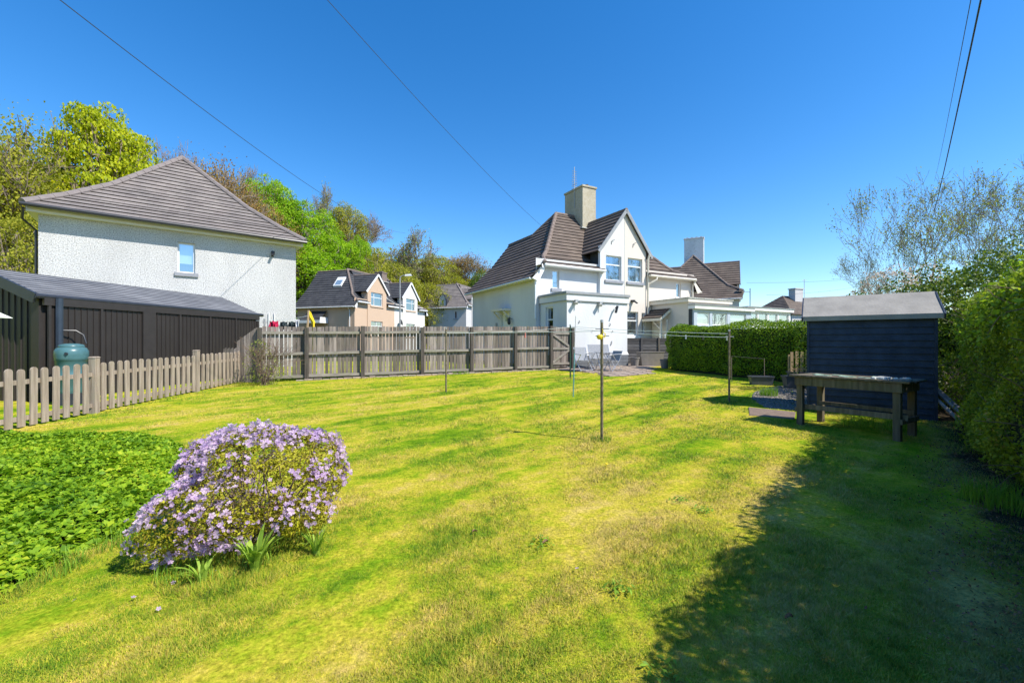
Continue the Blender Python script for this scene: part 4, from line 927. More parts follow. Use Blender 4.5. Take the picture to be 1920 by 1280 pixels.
sheet('patio_bed', PATIO, 'slab', 0.008); crazy_paving()
def inpoly(x, y, poly):
    c = False
    for i in range(len(poly)):
        a, b = poly[i], poly[i-1]
        if (a[1] > y) != (b[1] > y) and x < (b[0]-a[0])*(y-a[1])/(b[1]-a[1])+a[0]: c = not c
    return c
SLAB = [(4.42, 7.95), (5.0, 7.55), (5.45, 8.2), (4.85, 8.75)]
m = MB(); zz = gz(5, 8)
m.hexa([(x, y, zz-0.05) for x, y in SLAB]+[(x, y, zz+0.008+0.010*i) for i, (x, y) in enumerate(SLAB)])
tag(m.build('paving_slab', 'slab', bevel=0.012), 'brown square paving slab lying on the lawn left of the old workbench', 'paving slab')
GRAVEL = [(5.2, 8.7), (5.7, 8.4), (6.3, 8.9), (7.5, 9.3), (8.5, 11.6), (7.6, 12.2), (6.4, 11.2), (5.6, 10.0)]
def pebbles(name, poly, n, s0, s1, mat, dz=0.0, seed=1):
    rs = np.random.RandomState(seed); xs = [p[0] for p in poly]; ys = [p[1] for p in poly]; V = []; F = []
    base = np.array([(-1,-1,-.5),(1,-1,-.5),(1,1,-.5),(-1,1,-.5),(-.6,-.7,.6),(.7,-.5,.5),(.6,.7,.65),(-.7,.6,.5)])
    fc = np.array([(0,3,2,1),(4,5,6,7),(0,1,5,4),(1,2,6,5),(2,3,7,6),(3,0,4,7)]); k = 0
    while k < n:
        x = rs.uniform(min(xs), max(xs)); y = rs.uniform(min(ys), max(ys))
        if not inpoly(x, y, poly): continue
        s = rs.uniform(s0, s1); a = rs.uniform(0, 6.28); c, sn = math.cos(a), math.sin(a)
        b = base*np.array([s*rs.uniform(.6, 1.2), s*rs.uniform(.6, 1.2), s*0.5])*rs.uniform(.85, 1.15, (8, 1))
        b = np.stack([b[:, 0]*c-b[:, 1]*sn+x, b[:, 0]*sn+b[:, 1]*c+y, b[:, 2]+gz(x, y)+dz+s*0.25], 1); V.append(b); F.append(fc+8*k); k += 1
    return mesh_np(name, np.concatenate(V), np.concatenate(F), mat)
tag(pebbles('gravel', GRAVEL, 5200, 0.012, 0.032, 'gravel'), 'grey gravel in front of the planters by the shed', 'gravel', kind='stuff')
# ---------------------------------------------------------------- shed
sa = math.atan2(-1.1, 1.52)
SL = 1.88
SH = thing('garden_shed', 'dark navy overlap board shed with grey felt roof at the right of the lawn', 'shed', (5.95, 8.6, 0.03), sa)
m = MB(); nb = 16; hb = 1.92/nb
for k in range(nb):
    z = k*hb; m.hexa([(0.03,-0.024,z),(SL-0.03,-0.024,z),(SL-0.03,0.02,z),(0.03,0.02,z),(0.03,-0.002,z+hb),(SL-0.03,-0.002,z+hb),(SL-0.03,0.02,z+hb),(0.03,0.02,z+hb)])
m.build('front_wall', 'shed', SH)
m = MB()
for x0 in (0.0, SL-0.03):
    for k in range(nb):
        z = k*hb; m.box(x0, x0+0.03, 0.02, 1.28, z, z+hb-0.003)
    m.face([(x0+0.015, 0.0, 1.92), (x0+0.015, 1.3, 1.92), (x0+0.015, 0.65, 2.28)])
m.box(0.0, SL, 1.28, 1.3, 0, 1.9); m.build('side_wall', 'shed', SH)
m = MB(); m.box(-0.005, 0.035, -0.032, 0.02, 0, 1.92); m.build('corner_trim', 'shed', SH); m = MB(); m.box(SL-0.035, SL+0.005, -0.032, 0.02, 0, 1.92); m.build('corner_trim', 'shed', SH)
m = MB(); ov = 0.07
za, zr, yo = 1.89, 2.34, -0.10
m.hexa([(-ov,yo,za),(SL+ov,yo,za),(SL+ov,0.65,zr-0.02),(-ov,0.65,zr-0.02),(-ov,yo,za+0.025),(SL+ov,yo,za+0.025),(SL+ov,0.65,zr+0.01),(-ov,0.65,zr+0.01)])
m.hexa([(-ov,0.65,zr-0.02),(SL+ov,0.65,zr-0.02),(SL+ov,1.4,za),(-ov,1.4,za),(-ov,0.65,zr+0.01),(SL+ov,0.65,zr+0.01),(SL+ov,1.4,za+0.025),(-ov,1.4,za+0.025)])
m.box(-ov, SL+ov, yo-0.006, yo, za-0.065, za+0.02)
m.hexa([(-ov,0.36,2.17),(SL+ov,0.36,2.17),(SL+ov,0.65,2.352),(-ov,0.65,2.352),(-ov,0.36,2.179),(SL+ov,0.36,2.179),(SL+ov,0.65,2.358),(-ov,0.65,2.358)])
rf = m.build('roof', 'felt', SH)
for x in (-ov-0.012, SL+ov+0.012):
    m = MB(); m.bar((x, yo-0.02, za-0.03), (x, 0.65, zr-0.03), 0.022, 0.1); m.bar((x, 0.65, zr-0.03), (x, 1.42, za-0.03), 0.022, 0.1); m.build('barge_board', 'shed', SH)
m = MB(); m.box(-0.02, SL+0.02, -0.01, 1.3, -0.12, 0.0); m.build('base', 'black_plastic', SH)
# ---------------------------------------------------------------- workbench
BA = Vector((4.80, 7.2, 0)); BB = Vector((5.50, 6.05, 0)); bd = (BB-BA).normalized(); BL = (BB-BA).length
WB = thing('workbench', 'old mossy timber workbench with peeling top standing in front of the navy shed', 'workbench', (BA.x, BA.y, 0.02), math.atan2(bd.y, bd.x))
for (x, y) in ((0.04, 0.05), (BL-0.04, 0.05), (0.1, 0.62), (BL-0.04, 0.62)):
    m = MB(); m.box(x-0.045, x+0.045, y-0.045, y+0.045, -0.05, 0.80); m.build('leg', 'mossy', WB, bevel=0.008)
m = MB(); m.box(-0.02, BL+0.03, -0.02, 0.02, 0.70, 0.835); m.build('apron', 'mossy', WB, bevel=0.006)
m = MB(); m.box(-0.02, BL+0.03, 0.64, 0.67, 0.70, 0.835); m.build('apron', 'mossy', WB)
for x in (-0.02, BL+0.0): m = MB(); m.box(x, x+0.03, 0.02, 0.64, 0.70, 0.835); m.build('apron', 'mossy', WB)
for k in range(5): m = MB(); y = -0.05+k*0.15; m.box(-0.09+rnd.uniform(-.02, .02), BL+0.1+rnd.uniform(-.03, .02), y, y+0.142, 0.838, 0.866+rnd.uniform(0, .006)); m.build('top_board', 'mossy', WB, bevel=0.006)
m = MB(); rs_ = random.Random(4)
for k in range(14):
    x = 0.08+rs_.random()*0.95; y = rs_.random()*0.55; s = rs_.uniform(0.08, 0.2); m.hexa([(x,y,0.868),(x+s,y+rs_.uniform(-.03,.03),0.868),(x+s,y+s*.6,0.868),(x,y+s*.5,0.868),(x,y,0.878),(x+s,y,0.881),(x+s,y+s*.6,0.876),(x,y+s*.5,0.884)])
m.build('peeling_paint', 'paint_peel', WB)
m = MB()
for k in range(9):
    x = BL-0.38+rs_.random()*0.3; y = rs_.random()*0.35; s = rs_.uniform(0.05, 0.13); m.hexa([(x,y,0.868),(x+s,y,0.868),(x+s,y+s,0.868),(x,y+s,0.868),(x+.01,y+.01,0.9),(x+s-.01,y+.01,0.895),(x+s-.02,y+s-.02,0.905),(x+.01,y+s,0.9)])
m.build('lichen_crust', 'lichen', WB, bevel=0.01)
m = MB(); m.box(-0.02, BL+0.06, 0.09, 0.115, 0.30, 0.38); m.build('stretcher', 'mossy', WB)
m = MB(); m.box(0.1, BL+0.0, 0.56, 0.585, 0.34, 0.40); m.build('stretcher', 'mossy', WB)
for x in (-0.03, BL+0.0): m = MB(); m.box(x, x+0.028, 0.0, 0.66, 0.25, 0.32); m.build('stretcher', 'mossy', WB)
# leaning posts and sack beside the shed
def lean_board(x, y, label, dx, mat, w_=0.042):
    m = MB(); m.bar((x, y, 0.0), (x-0.10+dx, y+0.62, 0.62), w_, 0.05, up=(0, 1, 0.6)); o = m.build('timber_post', mat, bevel=0.005); tag(o, label, 'timber', 'grey posts leaning at the shed corner')
M['grey_timber'] = mat_wood('grey_timber', (0.26, 0.26, 0.28), (0.5, 0.5, 0.52), grain=(3, 30, 3))
lean_board(7.58, 7.10, 'pale grey post leaning at the shed corner, the one against the shed', -0.02, 'grey_timber')
lean_board(7.70, 7.06, 'pale grey post leaning at the shed corner, middle one of three', -0.03, 'grey_timber')
lean_board(7.83, 7.12, 'pale grey post leaning at the shed corner, the one nearest the hedge', -0.05, 'grey_timber')
# ---------------------------------------------------------------- planters
def trough(label, c, rz, L, W, H, mat, group=None, rim=0.03):
    T = thing('planter', label, 'planter', (c[0], c[1], gz(*c)), rz, group); m = MB()
    a, b = L/2, W/2; k = 0.86
    out0 = [(-a*k,-b*k,0),(a*k,-b*k,0),(a*k,b*k,0),(-a*k,b*k,0)]; out1 = [(-a,-b,H),(a,-b,H),(a,b,H),(-a,b,H)]; in1 = [(x*0.93, y*0.86, H-0.0) for x, y, z in out1]; in0 = [(x*0.93, y*0.86, H*0.75) for x, y, z in out0]
    for i in range(4):
        j = (i+1) % 4; m.face([out0[i], out0[j], out1[j], out1[i]]); m.face([out1[i], out1[j], in1[j], in1[i]]); m.face([in1[i], in1[j], in0[j], in0[i]])
    m.face(list(reversed(out0))); m.build('tub', mat, T)
    r_ = MB()
    for i in range(4):
        j = (i+1) % 4; r_.bar(Vector(out1[i])+Vector((0,0,-0.01)), Vector(out1[j])+Vector((0,0,-0.01)), 0.03, 0.035)
    r_.build('rim', mat, T); s = MB(); s.face([(x, y, H*0.9) for x, y, z in in1]); s.build('soil', 'slab', T)
    return T
trough('long low blue grey planter trough at the foot of the clipped hedge', (7.35, 12.6), R(-12), 0.62, 0.28, 0.25, 'tub_dark')
trough('larger blue grey planter trough on the gravel left of the shed', (7.95, 11.75), R(-12), 0.85, 0.34, 0.34, 'tub_dark')
trough('blue grey planter trough half behind the larger one beside the shed', (8.35, 12.15), R(-12), 0.85, 0.30, 0.42, 'tub_dark')
TK = trough('big brown grey storage trough standing against the dark fence', (6.35, 19.6), R(4), 1.1, 0.55, 0.66, 'tub')
def round_tub(label, c, r, H, mat='tub'):
    T = thing('plant_pot', label, 'plant pot', (c[0], c[1], gz(*c))); m = MB(); m.lathe([(r*0.72, 0), (r*0.95, H*0.88), (r*1.05, H*0.88), (r*1.05, H), (r*0.92, H), (r*0.88, H*0.8), (0, H*0.8)], n=20); m.build('pot', mat, T, smooth=True)
    s = MB(); s.lathe([(r*0.89, H*0.86), (0, H*0.9)], n=16); s.build('soil', 'slab', T)
round_tub('round grey pot left of the big storage trough', (5.55, 19.3), 0.21, 0.42)
round_tub('grey pot tucked at the left end of the clipped hedge', (6.55, 18.3), 0.2, 0.38)
# little picket gate left of the shed
T = thing('picket_gate', 'small tan picket gate standing upright beside the left side of the shed', 'gate', (8.02, 12.3, gz(8.0, 12.3)), R(-8))
for k in range(4):
    m = MB(); x = k*0.135; m.box(x, x+0.075, -0.02, 0.0, 0.35, 0.98+0.02*(k % 2)); m.build('picket', 'fresh_wood', T)
for z in (0.45, 0.8): m = MB(); m.box(-0.03, 0.52, 0.002, 0.035, z, z+0.06); m.build('rail', 'fresh_wood', T)
m = MB(); m.box(-0.03, 0.01, 0.036, 0.07, -0.05, 0.9); m.box(0.46, 0.5, 0.036, 0.07, -0.05, 0.9); m.build('stake', 'fresh_wood', T)
T = thing('wire_frame', 'thin brown wire frame standing in front of the clipped hedge', 'wire frame', (7.0, 13.6, gz(7, 13.6)), R(-66))
m = MB(); m.tube([(0, 0, 0), (0, 0, 0.78), (1.1, 0, 0.74), (1.1, 0, 0)], 0.01, 5); m.build('frame', 'ridge_brown', T)
# ---------------------------------------------------------------- dark low fence by the patio
DA = Vector((5.45, 20.75, 0)); DB = Vector((8.9, 20.95, 0)); dd = (DB-DA).normalized()
T = thing('low_fence', 'low dark stained panel fence between the white extension and the clipped hedge', 'fence', (DA.x, DA.y, 0.3), math.atan2(dd.y, dd.x))
for i in range(5): m = MB(); x = i*0.86; m.box(x-0.04, x+0.04, -0.06, 0.02, -0.1, 1.36 if i % 2 == 0 else 1.33); m.build('post', 'fence_post' if i % 2 == 0 else 'dark_fence', T)
for i in range(4):
    m = MB()
    for k in range(9): z = 0.03+k*0.142; m.hexa([(i*0.86+0.04,-0.02,z),(i*0.86+0.82,-0.02,z),(i*0.86+0.82,0.0,z),(i*0.86+0.04,0.0,z),(i*0.86+0.04,-0.006,z+0.15),(i*0.86+0.82,-0.006,z+0.15),(i*0.86+0.82,0.004,z+0.15),(i*0.86+0.04,0.004,z+0.15)])
    m.build('panel', 'dark_fence', T)
# ---------------------------------------------------------------- patio furniture
def garden_chair(label, loc, rz, width=0.55, back=0.92, name='garden_chair', cat='chair'):
    T = thing(name, label, cat, loc, rz); w2 = width/2
    def tb(nm_, pts, r=0.014, mat='alu'): m = MB(); m.tube(pts, r, 6); return m.build(nm_, mat, T, smooth=True)
    for s in (-1, 1):
        tb('leg', [(s*w2, -0.26, 0), (s*w2, 0.12, 0.42), (s*w2, 0.28, back)]); tb('leg', [(s*w2, 0.28, 0), (s*w2, -0.24, 0.64)])
        tb('armrest', [(s*w2, -0.26, 0.64), (s*w2, 0.22, 0.66)], 0.018)
    tb('stretcher', [(-w2, -0.22, 0.04), (w2, -0.22, 0.04)]); tb('stretcher', [(-w2, 0.26, 0.02), (w2, 0.26, 0.02)])
    m = MB(); m.hexa([(-w2+0.02,-0.24,0.41),(w2-0.02,-0.24,0.41),(w2-0.02,0.14,0.39),(-w2+0.02,0.14,0.39),(-w2+0.02,-0.24,0.425),(w2-0.02,-0.24,0.425),(w2-0.02,0.14,0.405),(-w2+0.02,0.14,0.405)]); m.build('seat', 'textilene', T)
    m = MB(); m.hexa([(-w2+0.02,0.13,0.41),(w2-0.02,0.13,0.41),(w2-0.02,0.145,0.41),(-w2+0.02,0.145,0.41),(-w2+0.02,0.275,back),(w2-0.02,0.275,back),(w2-0.02,0.29,back),(-w2+0.02,0.29,back)]); m.build('backrest', 'textilene', T)
    return T
garden_chair('grey mesh folding chair nearest the gate on the patio', (2.80, 16.75, 0.30), R(24))
garden_chair('wide grey mesh garden bench against the white extension wall', (3.75, 17.85, 0.32), R(22), 1.0, 1.0, 'garden_bench', 'bench')
T = thing('folding_table', 'small round folding metal table beside the grey bench', 'table', (3.62, 16.95, 0.30), R(10))
m = MB(); m.lathe([(0, 0.70), (0.34, 0.70), (0.35, 0.715), (0.34, 0.73), (0, 0.73)], n=24); m.build('table_top', 'textilene', T, smooth=True)
for s in (-1, 1):
    for q in (-1, 1): m = MB(); m.tube([(s*0.2, q*0.28, 0), (s*0.2, -q*0.2, 0.70)], 0.014, 6); m.build('leg', 'alu', T)
m = MB(); m.tube([(-0.2, 0.02, 0.33), (0.2, 0.02, 0.33)], 0.01, 6); m.build('stretcher', 'alu', T)
garden_chair('grey mesh folding chair at the right side of the round table', (3.95, 16.75, 0.30), R(-60), 0.5, 0.78)
# ---------------------------------------------------------------- clothes poles and lines
def pole(label, base, H, r, mat, hooks=True, name='clothes_pole', lean=(0, 0), group='clothes poles on the lawn', sub=()):
    T = thing(name, label, 'pole', (base[0], base[1], gz(*base)), 0, group); m = MB()
    m.tube([(0, 0, -0.1), (lean[0], lean[1], H)], r, 12); p = m.build('post', mat, T, smooth=True)
    if hooks:
        for z in hooks: m = MB(); m.tube([(lean[0]*0.95-0.09, lean[1], z), (lean[0]*0.95+0.1, lean[1]-0.01, z)], 0.008, 6); m.build('hook', 'galv', T)
    m = MB(); m.lathe([(0.0, H+0.012), (r*1.05, H+0.008), (r*1.08, H-0.03)], (lean[0], lean[1], 0), 12); m.build('cap', 'galv', T)
    return T
M['rust'] = mat_plain('rusty_painted_steel', (0.15, 0.125, 0.075), 0.8, var=0.5, scale=16, bmp=0.2)
P_E = pole('rusty clothes pole with a yellow line winder near the centre of the lawn', (1.28, 6.08), 1.72, 0.021, 'rust', hooks=(1.60, 1.50))
P_D = pole('slim galvanised clothes pole in front of the clipped hedge', (4.81, 9.45), 1.60, 0.022, 'rust', hooks=(1.45,))
P_A = pole('thin brown clothes pole in front of the tall fence', (-1.70, 11.0), 1.66, 0.022, 'rust', hooks=(1.55,))
P_B = pole('dark green clothes pole beside the fence gate', (1.94, 14.2), 1.80, 0.024, 'pole_green', hooks=(1.7,))
T = thing('clothes_prop', 'teal telescopic clothes prop standing between the green pole and the rusty pole', 'clothes prop', (1.47, 10.25, gz(1.4, 10.2)))
m = MB(); m.tube([(0, 0, -0.02), (0.03, 0, 1.10)], 0.014, 8); m.build('lower_tube', 'teal_pole', T); m = MB(); m.tube([(0.03, 0, 1.10), (0.06, 0, 1.94)], 0.007, 8); m.build('upper_tube', 'galv', T)
m = MB(); m.tube([(0.028, 0, 1.06), (0.032, 0, 1.14)], 0.02, 8); m.build('clamp', 'fascia_grey', T)
T = thing('line_winder', 'bright yellow line winder hanging on the rusty clothes pole', 'line winder', (1.235, 6.03, 1.50))
m = MB(); m.lathe([(0.0, 0.055), (0.05, 0.05), (0.075, 0.02), (0.075, -0.02), (0.045, -0.055), (0, -0.06)], (-0.025, 0, -0.01), 14, sy=0.6); m.build('reel', 'yellow', T, smooth=True)
m = MB(); m.tube([(0, 0, 0.04), (0.05, -0.02, 0.10), (0.09, -0.02, 0.06), (0.08, -0.02, -0.02), (0.02, -0.03, 0.0)], 0.013, 6); m.tube([(0.03, -0.01, 0.08), (0.045, -0.01, 0.15), (0.02, -0.01, 0.17)], 0.009, 6); m.build('cord_loop', 'yellow', T); T.scale = (0.62, 0.62, 0.62); T.location = (1.262, 6.045, 1.52)
def line(label, a, b, sag, r=0.005, name='clothes_line', cat='clothes line', mat='line', n=20, group=None):
    a = Vector(a); b = Vector(b); pts = []
    for i in range(n+1): t = i/n; p = a.lerp(b, t); p.z -= sag*4*t*(1-t); pts.append(p)
    m = MB(); m.tube(pts, r, 5); o = m.build(name, mat); tag(o, label, cat, group); return pts
A1, B1, D1, E1 = (-1.70, 11.0, 1.69), (1.94, 14.2, 1.93), (4.81, 9.45, 1.56), (1.28, 6.08, 1.53)
line('clothes line from the thin brown pole to the rusty centre pole', A1, (E1[0], E1[1], 1.6), 0.02)
line('clothes line running along the tall fence to the green pole', (-1.7, 11.0, 1.66), B1, 0.05, 0.004)
LBD = line('upper pegged clothes line from the green pole to the pole by the hedge', (1.94, 14.2, 1.95), (4.81, 9.45, 1.62), 0.03, 0.006)
LBD2 = line('lower clothes line from the green pole to the pole by the hedge', (1.94, 14.2, 1.90), (4.81, 9.45, 1.54), 0.05, 0.006)
def peg(label, p, mat):
    T = thing('clothes_peg', label, 'clothes peg', p, rnd.uniform(0, 3), 'pegs on the clothes lines')
    for s in (-1, 1): m = MB(); m.bar((0.006*s, 0, 0.03), (0.014*s, 0, -0.07), 0.012, 0.010, up=(1, 0, 0)); m.build('jaw', mat, T)
def onl(pts, t): i = min(int(t*(len(pts)-1)), len(pts)-2); return pts[i].lerp(pts[i+1], t*(len(pts)-1)-i)
peg('white clothes peg, leftmost on the line towards the hedge pole', onl(LBD2, 0.66), 'white_plastic')
peg('pale clothes peg, second from the left on the line towards the hedge pole', onl(LBD2, 0.69), 'white_plastic')
peg('pale blue clothes peg midway on the line above the hedge', onl(LBD2, 0.80), 'bluegrey')
peg('pink clothes peg on the line in front of the hedge', onl(LBD2, 0.885), 'picket')
peg('white peg bundle right beside the hedge pole', onl(LBD2, 0.99), 'white_plastic')
M['pink'] = mat_plain('pink_plastic', (0.6, 0.2, 0.16), 0.5)
peg('pink clothes peg on the line in front of the tall fence', (0.25, 8.1+0.0, 1.59), 'pink')
# ---------------------------------------------------------------- overhead cables
def cable(label, a, b, sag, r): line(label, a, b, sag, r, 'overhead_cable', 'cable', 'cable', 40, 'overhead cables')
cable('overhead cable crossing the sky at upper left', pt(80, -25, 7.0), pt(760, 437, 44), 0.9, 0.009)
cable('overhead cable running to the roof of the white house', pt(560, -60, 7.0), pt(1036, 441, 24.2), 0.25, 0.006)
cable('thicker overhead cable at upper right', pt(1852, -60, 4.2), pt(1738, 440, 27), 0.35, 0.010)
cable('thinner overhead cable at upper right', pt(1832, -60, 4.6), pt(1752, 340, 27), 0.15, 0.005)
cable('faint service cable low over the distant roof', pt(1400, 530, 38), pt(1760, 500, 60), 0.6, 0.010)
cable('lowest faint service cable right of the brown roof', pt(1437, 553, 40), pt(1700, 515, 60), 0.6, 0.010)
# ---------------------------------------------------------------- beyond the fences
WBt = thing('water_butt', 'teal plastic water butt between picket fence and garage', 'water butt', (-9.55, 9.25, 0.06))
m = MB(); m.lathe([(0.22, 0.28), (0.245, 0.35), (0.25, 0.62), (0.262, 0.63), (0.262, 0.67), (0.25, 0.69), (0.255, 0.98), (0.268, 0.99), (0.268, 1.04), (0.275, 1.10), (0.272, 1.18), (0.24, 1.245), (0.20, 1.265)], n=32); m.build('barrel', 'water_butt', WBt, smooth='all')
m = MB(); m.lathe([(0.205, 1.262), (0.21, 1.29), (0.19, 1.32), (0.10, 1.345), (0, 1.35)], n=32); m.build('lid', 'water_butt', WBt, smooth='all')
m = MB(); m.lathe([(0.26, 0), (0.24, 0.28), (0, 0.28)], n=8); m.build('stand', 'black_plastic', WBt)
m = MB(); m.tube([(0.14, -0.235, 1.13), (0.145, -0.262, 1.13)], 0.03, 10); m.build('port', 'black_plastic', WBt)
T = thing('storage_cabinet', 'dark green plastic cabinet with pale lid at the left edge behind the picket fence', 'cabinet', (-10.42, 8.0, 0.08))
m = MB(); m.box(-0.4, 0.40, -0.35, 0.35, 0, 1.82); m.build('body', 'green_plastic', T, bevel=0.03)
m = MB(); m.hexa([(-0.6,-0.5,1.83),(0.5,-0.5,1.83),(0.5,0.5,1.83),(-0.6,0.5,1.83),(-0.5,-0.4,1.96),(0.3,-0.4,1.96),(0.3,0.4,1.96),(-0.5,0.4,1.96)]); m.build('lid', 'cream_paint', T, bevel=0.01)
# neighbour's washing
def garment(label, name, cat, px, py0, py1, px1, Y, mat, seed):
    T = thing(name, label, cat, pt((px+px1)/2, 615, Y)); base = Vector(T.location); rs = random.Random(seed)
    m = MB(); n = 10; rows = 4; a = Vector(pt(px, py0, Y)); b = Vector(pt(px1, py0, Y)); H = (py1-py0)/800*Y
    V = []
    for j in range(rows+1):
        for i in range(n+1):
            p = a.lerp(b, i/n)-base; p.z -= H*j/rows*(1+0.08*math.sin(i*1.7+seed)); p.y += 0.05*math.sin(i*1.9+j*0.7+seed); p.x += 0.02*math.sin(j*2+i); V.append(p)
            if j == 0: V[-1].z -= 0.04*abs(math.sin(i*math.pi/n*2))
    for j in range(rows):
        for i in range(n): k = j*(n+1)+i; m.face([V[k], V[k+1], V[k+n+2], V[k+n+1]])
    m.build('cloth', mat, T, smooth='all')
garment('crimson garment on the neighbour\'s line just above the tall fence', 'hanging_garment', 'laundry', 504, 601, 622, 521, 15.2, 'red', 1)
garment('dark green garment on the neighbour\'s line, between the red one and the black one', 'hanging_garment', 'laundry', 525, 602, 618, 539, 15.2, 'blackcloth', 2)
garment('black garment on the neighbour\'s line nearest the white pegged towel', 'hanging_garment', 'laundry', 541, 602, 620, 555, 15.2, 'blackcloth', 3)
garment('pale cloth hanging at the corner of the pebbledash house', 'hanging_garment', 'laundry', 555, 598, 640, 561, 15.1, 'net', 4)
line('neighbour\'s washing line just above the tall fence', pt(480, 601, 15.2), pt(578, 592, 15.4), 0.05, 0.006)
T = thing('clothes_pole', 'short grey T-topped pole of the neighbour seen above the left end of the tall fence', 'pole', (pt(496, 640, 15.2)[0], 15.2, 0.2))
m = MB(); m.tube([(0, 0, 0), (0, 0, 2.05)], 0.03, 8); m.tube([(-0.09, 0, 1.93), (0.09, 0, 1.93)], 0.012, 6); m.build('post', 'galv', T)
T = thing('wooden_prop', 'tan wooden clothes prop leaning beyond the tall fence by the yellow frame', 'clothes prop', (pt(570, 640, 15.5)[0], 15.5, 0.2))
m = MB(); m.bar((0, 0, 0), (0.17, 0, 2.38), 0.05, 0.05, up=(0, 1, 0)); m.build('pole', 'fresh_wood', T)
T = thing('yellow_swing_frame', 'bright yellow play frame post seen above and through the tall fence', 'play frame', (pt(588, 640, 15.5)[0], 15.5, 0.2))
m = MB(); m.tube([(0, 0, 0), (0, 0, 1.95), (-0.04, 0, 2.02), (-0.13, 0.03, 2.14), (-0.19, 0.05, 2.35)], 0.035, 8); m.build('frame', 'yellow', T, smooth=True)
m = MB(); m.hexa([(-0.2,0,1.95),(0.04,0,1.95),(0.04,0.1,1.95),(-0.2,0.1,1.95),(-0.22,0,2.05),(-0.1,0,2.3),(-0.1,0.1,2.3),(-0.22,0.1,2.05)]) if False else m.bar((-0.19, 0.05, 2.3), (-0.02, 0.05, 1.9), 0.05, 0.12, up=(1, 0, 0)); m.build('slide_edge', 'yellow', T)
# street lamp in front of the white cottage half
T = thing('street_lamp', 'slender grey street lamp standing before the off-white cottage half', 'street lamp', (pt(750, 640, 34)[0], 34, 0.4))
m = MB(); m.tube([(0, 0, 0), (0, 0, 6.0), (0.05, 0, 6.2), (0.25, 0, 6.3), (0.45, 0, 6.32)], [0.075, 0.05, 0.04, 0.035, 0.03], 8); m.build('pole', 'galv', T, smooth=True)
m = MB(); m.hexa([(0.4,-0.09,6.25),(0.95,-0.09,6.27),(0.95,0.09,6.27),(0.4,0.09,6.25),(0.42,-0.07,6.38),(0.85,-0.07,6.42),(0.85,0.07,6.42),(0.42,0.07,6.38)]); m.build('lamp_head', 'white_plastic', T)
# ---------------------------------------------------------------- hedges
def vnoise(P, s, seed=0):
    """cheap smooth pseudo noise in -1..1"""
    r = np.random.RandomState(seed); o = np.zeros(len(P))
    for k in range(6):
        d = r.normal(0, 1, 3); d /= np.linalg.norm(d); f = s*(0.6+1.3*r.rand()); o += np.sin(P@d*f*2*math.pi+r.rand()*6.28)
    return o/2.6
def hedge_along(T, path, prof, core, n, size, mat, seed, bump_a=0.06, tips=0, core_mat='core', name='foliage', normal_side=1, spread=0.8, fade=None):
    """path: front foot line (x,y); profile (d,z) with d measured to the right of travel"""
    rs = np.random.RandomState(seed); o = np.array(T.location)
    pth = np.array(path, float); seg = np.linalg.norm(np.diff(pth, axis=0), axis=1); cum = np.concatenate([[0], np.cumsum(seg)])
    pr = np.array(prof, float); ps = np.linalg.norm(np.diff(pr, axis=0), axis=1); pc = np.concatenate([[0], np.cumsum(ps)])
    def place(s, q):
        i = np.clip(np.searchsorted(cum, s, side='right')-1, 0, len(seg)-1); t = (s-cum[i])/seg[i]
        a = pth[i]; b = pth[i+1]; p = a+(b-a)*t[:, None]; d = (b-a)/seg[i][:, None]; nr = np.stack([d[:, 1], -d[:, 0]], 1)*normal_side
        j = np.clip(np.searchsorted(pc, q, side='right')-1, 0, len(ps)-1); u = (q-pc[j])/ps[j]
        dz = pr[j]+(pr[j+1]-pr[j])*u[:, None]; tan = (pr[j+1]-pr[j])/ps[j][:, None]
        P = np.concatenate([p+nr*dz[:, :1], dz[:, 1:2]], 1)
        N = np.concatenate([-nr*tan[:, 1:2], tan[:, :1]], 1)
        return P, N
    s = rs.rand(n)*cum[-1]; q = rs.rand(n)*pc[-1]
    if fade is not None: s = (rs.rand(n)**fade)*cum[-1]
    P, N = place(s, q); P = P + nrm(N)*(vnoise(P, 0.55, seed)[:, None]*bump_a*1.3+vnoise(P, 2.2, seed+1)[:, None]*bump_a*0.6 - np.abs(rs.normal(0, 0.10, n))[:, None]+0.04)
    P[:, 2] += np.array([gz(*p[:2]) for p in P])*np.clip(1-P[:, 2]/1.2, 0, 1)
    V, F = leaf_arrays(rs, P-o, N+np.array([0, 0, 0.5]), size, spread=spread); mesh_np(name, V, F, mat, T)
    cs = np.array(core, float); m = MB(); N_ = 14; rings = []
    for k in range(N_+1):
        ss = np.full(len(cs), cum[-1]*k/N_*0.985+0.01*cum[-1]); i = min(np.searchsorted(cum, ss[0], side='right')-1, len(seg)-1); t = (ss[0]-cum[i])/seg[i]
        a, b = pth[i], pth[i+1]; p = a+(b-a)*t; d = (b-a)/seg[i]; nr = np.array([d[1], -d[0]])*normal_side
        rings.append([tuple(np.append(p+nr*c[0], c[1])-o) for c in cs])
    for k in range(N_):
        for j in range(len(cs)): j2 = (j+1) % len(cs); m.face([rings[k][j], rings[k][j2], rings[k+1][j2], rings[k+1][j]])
    m.face(rings[0]); m.face(rings[-1]); m.build('dark_core', core_mat, T)  # solid dark core added inside the leaves to block light
    return place, cum[-1], pc[-1], rs
CH = thing('clipped_hedge', 'neatly clipped bright green hedge running behind the pole to the navy shed', 'hedge', (6.6, 17.3, 0.25))
hp = [(6.7, 18.4), (6.42, 17.6), (6.75, 16.6), (8.3, 13.3), (9.3, 11.2), (10.6, 9.2)]
prof = [(0.12, 0.1), (0.02, 0.5), (0.0, 1.55), (0.05, 1.82), (0.20, 1.97), (0.55, 2.07), (1.0, 2.05), (1.25, 1.8), (1.3, 1.2)]
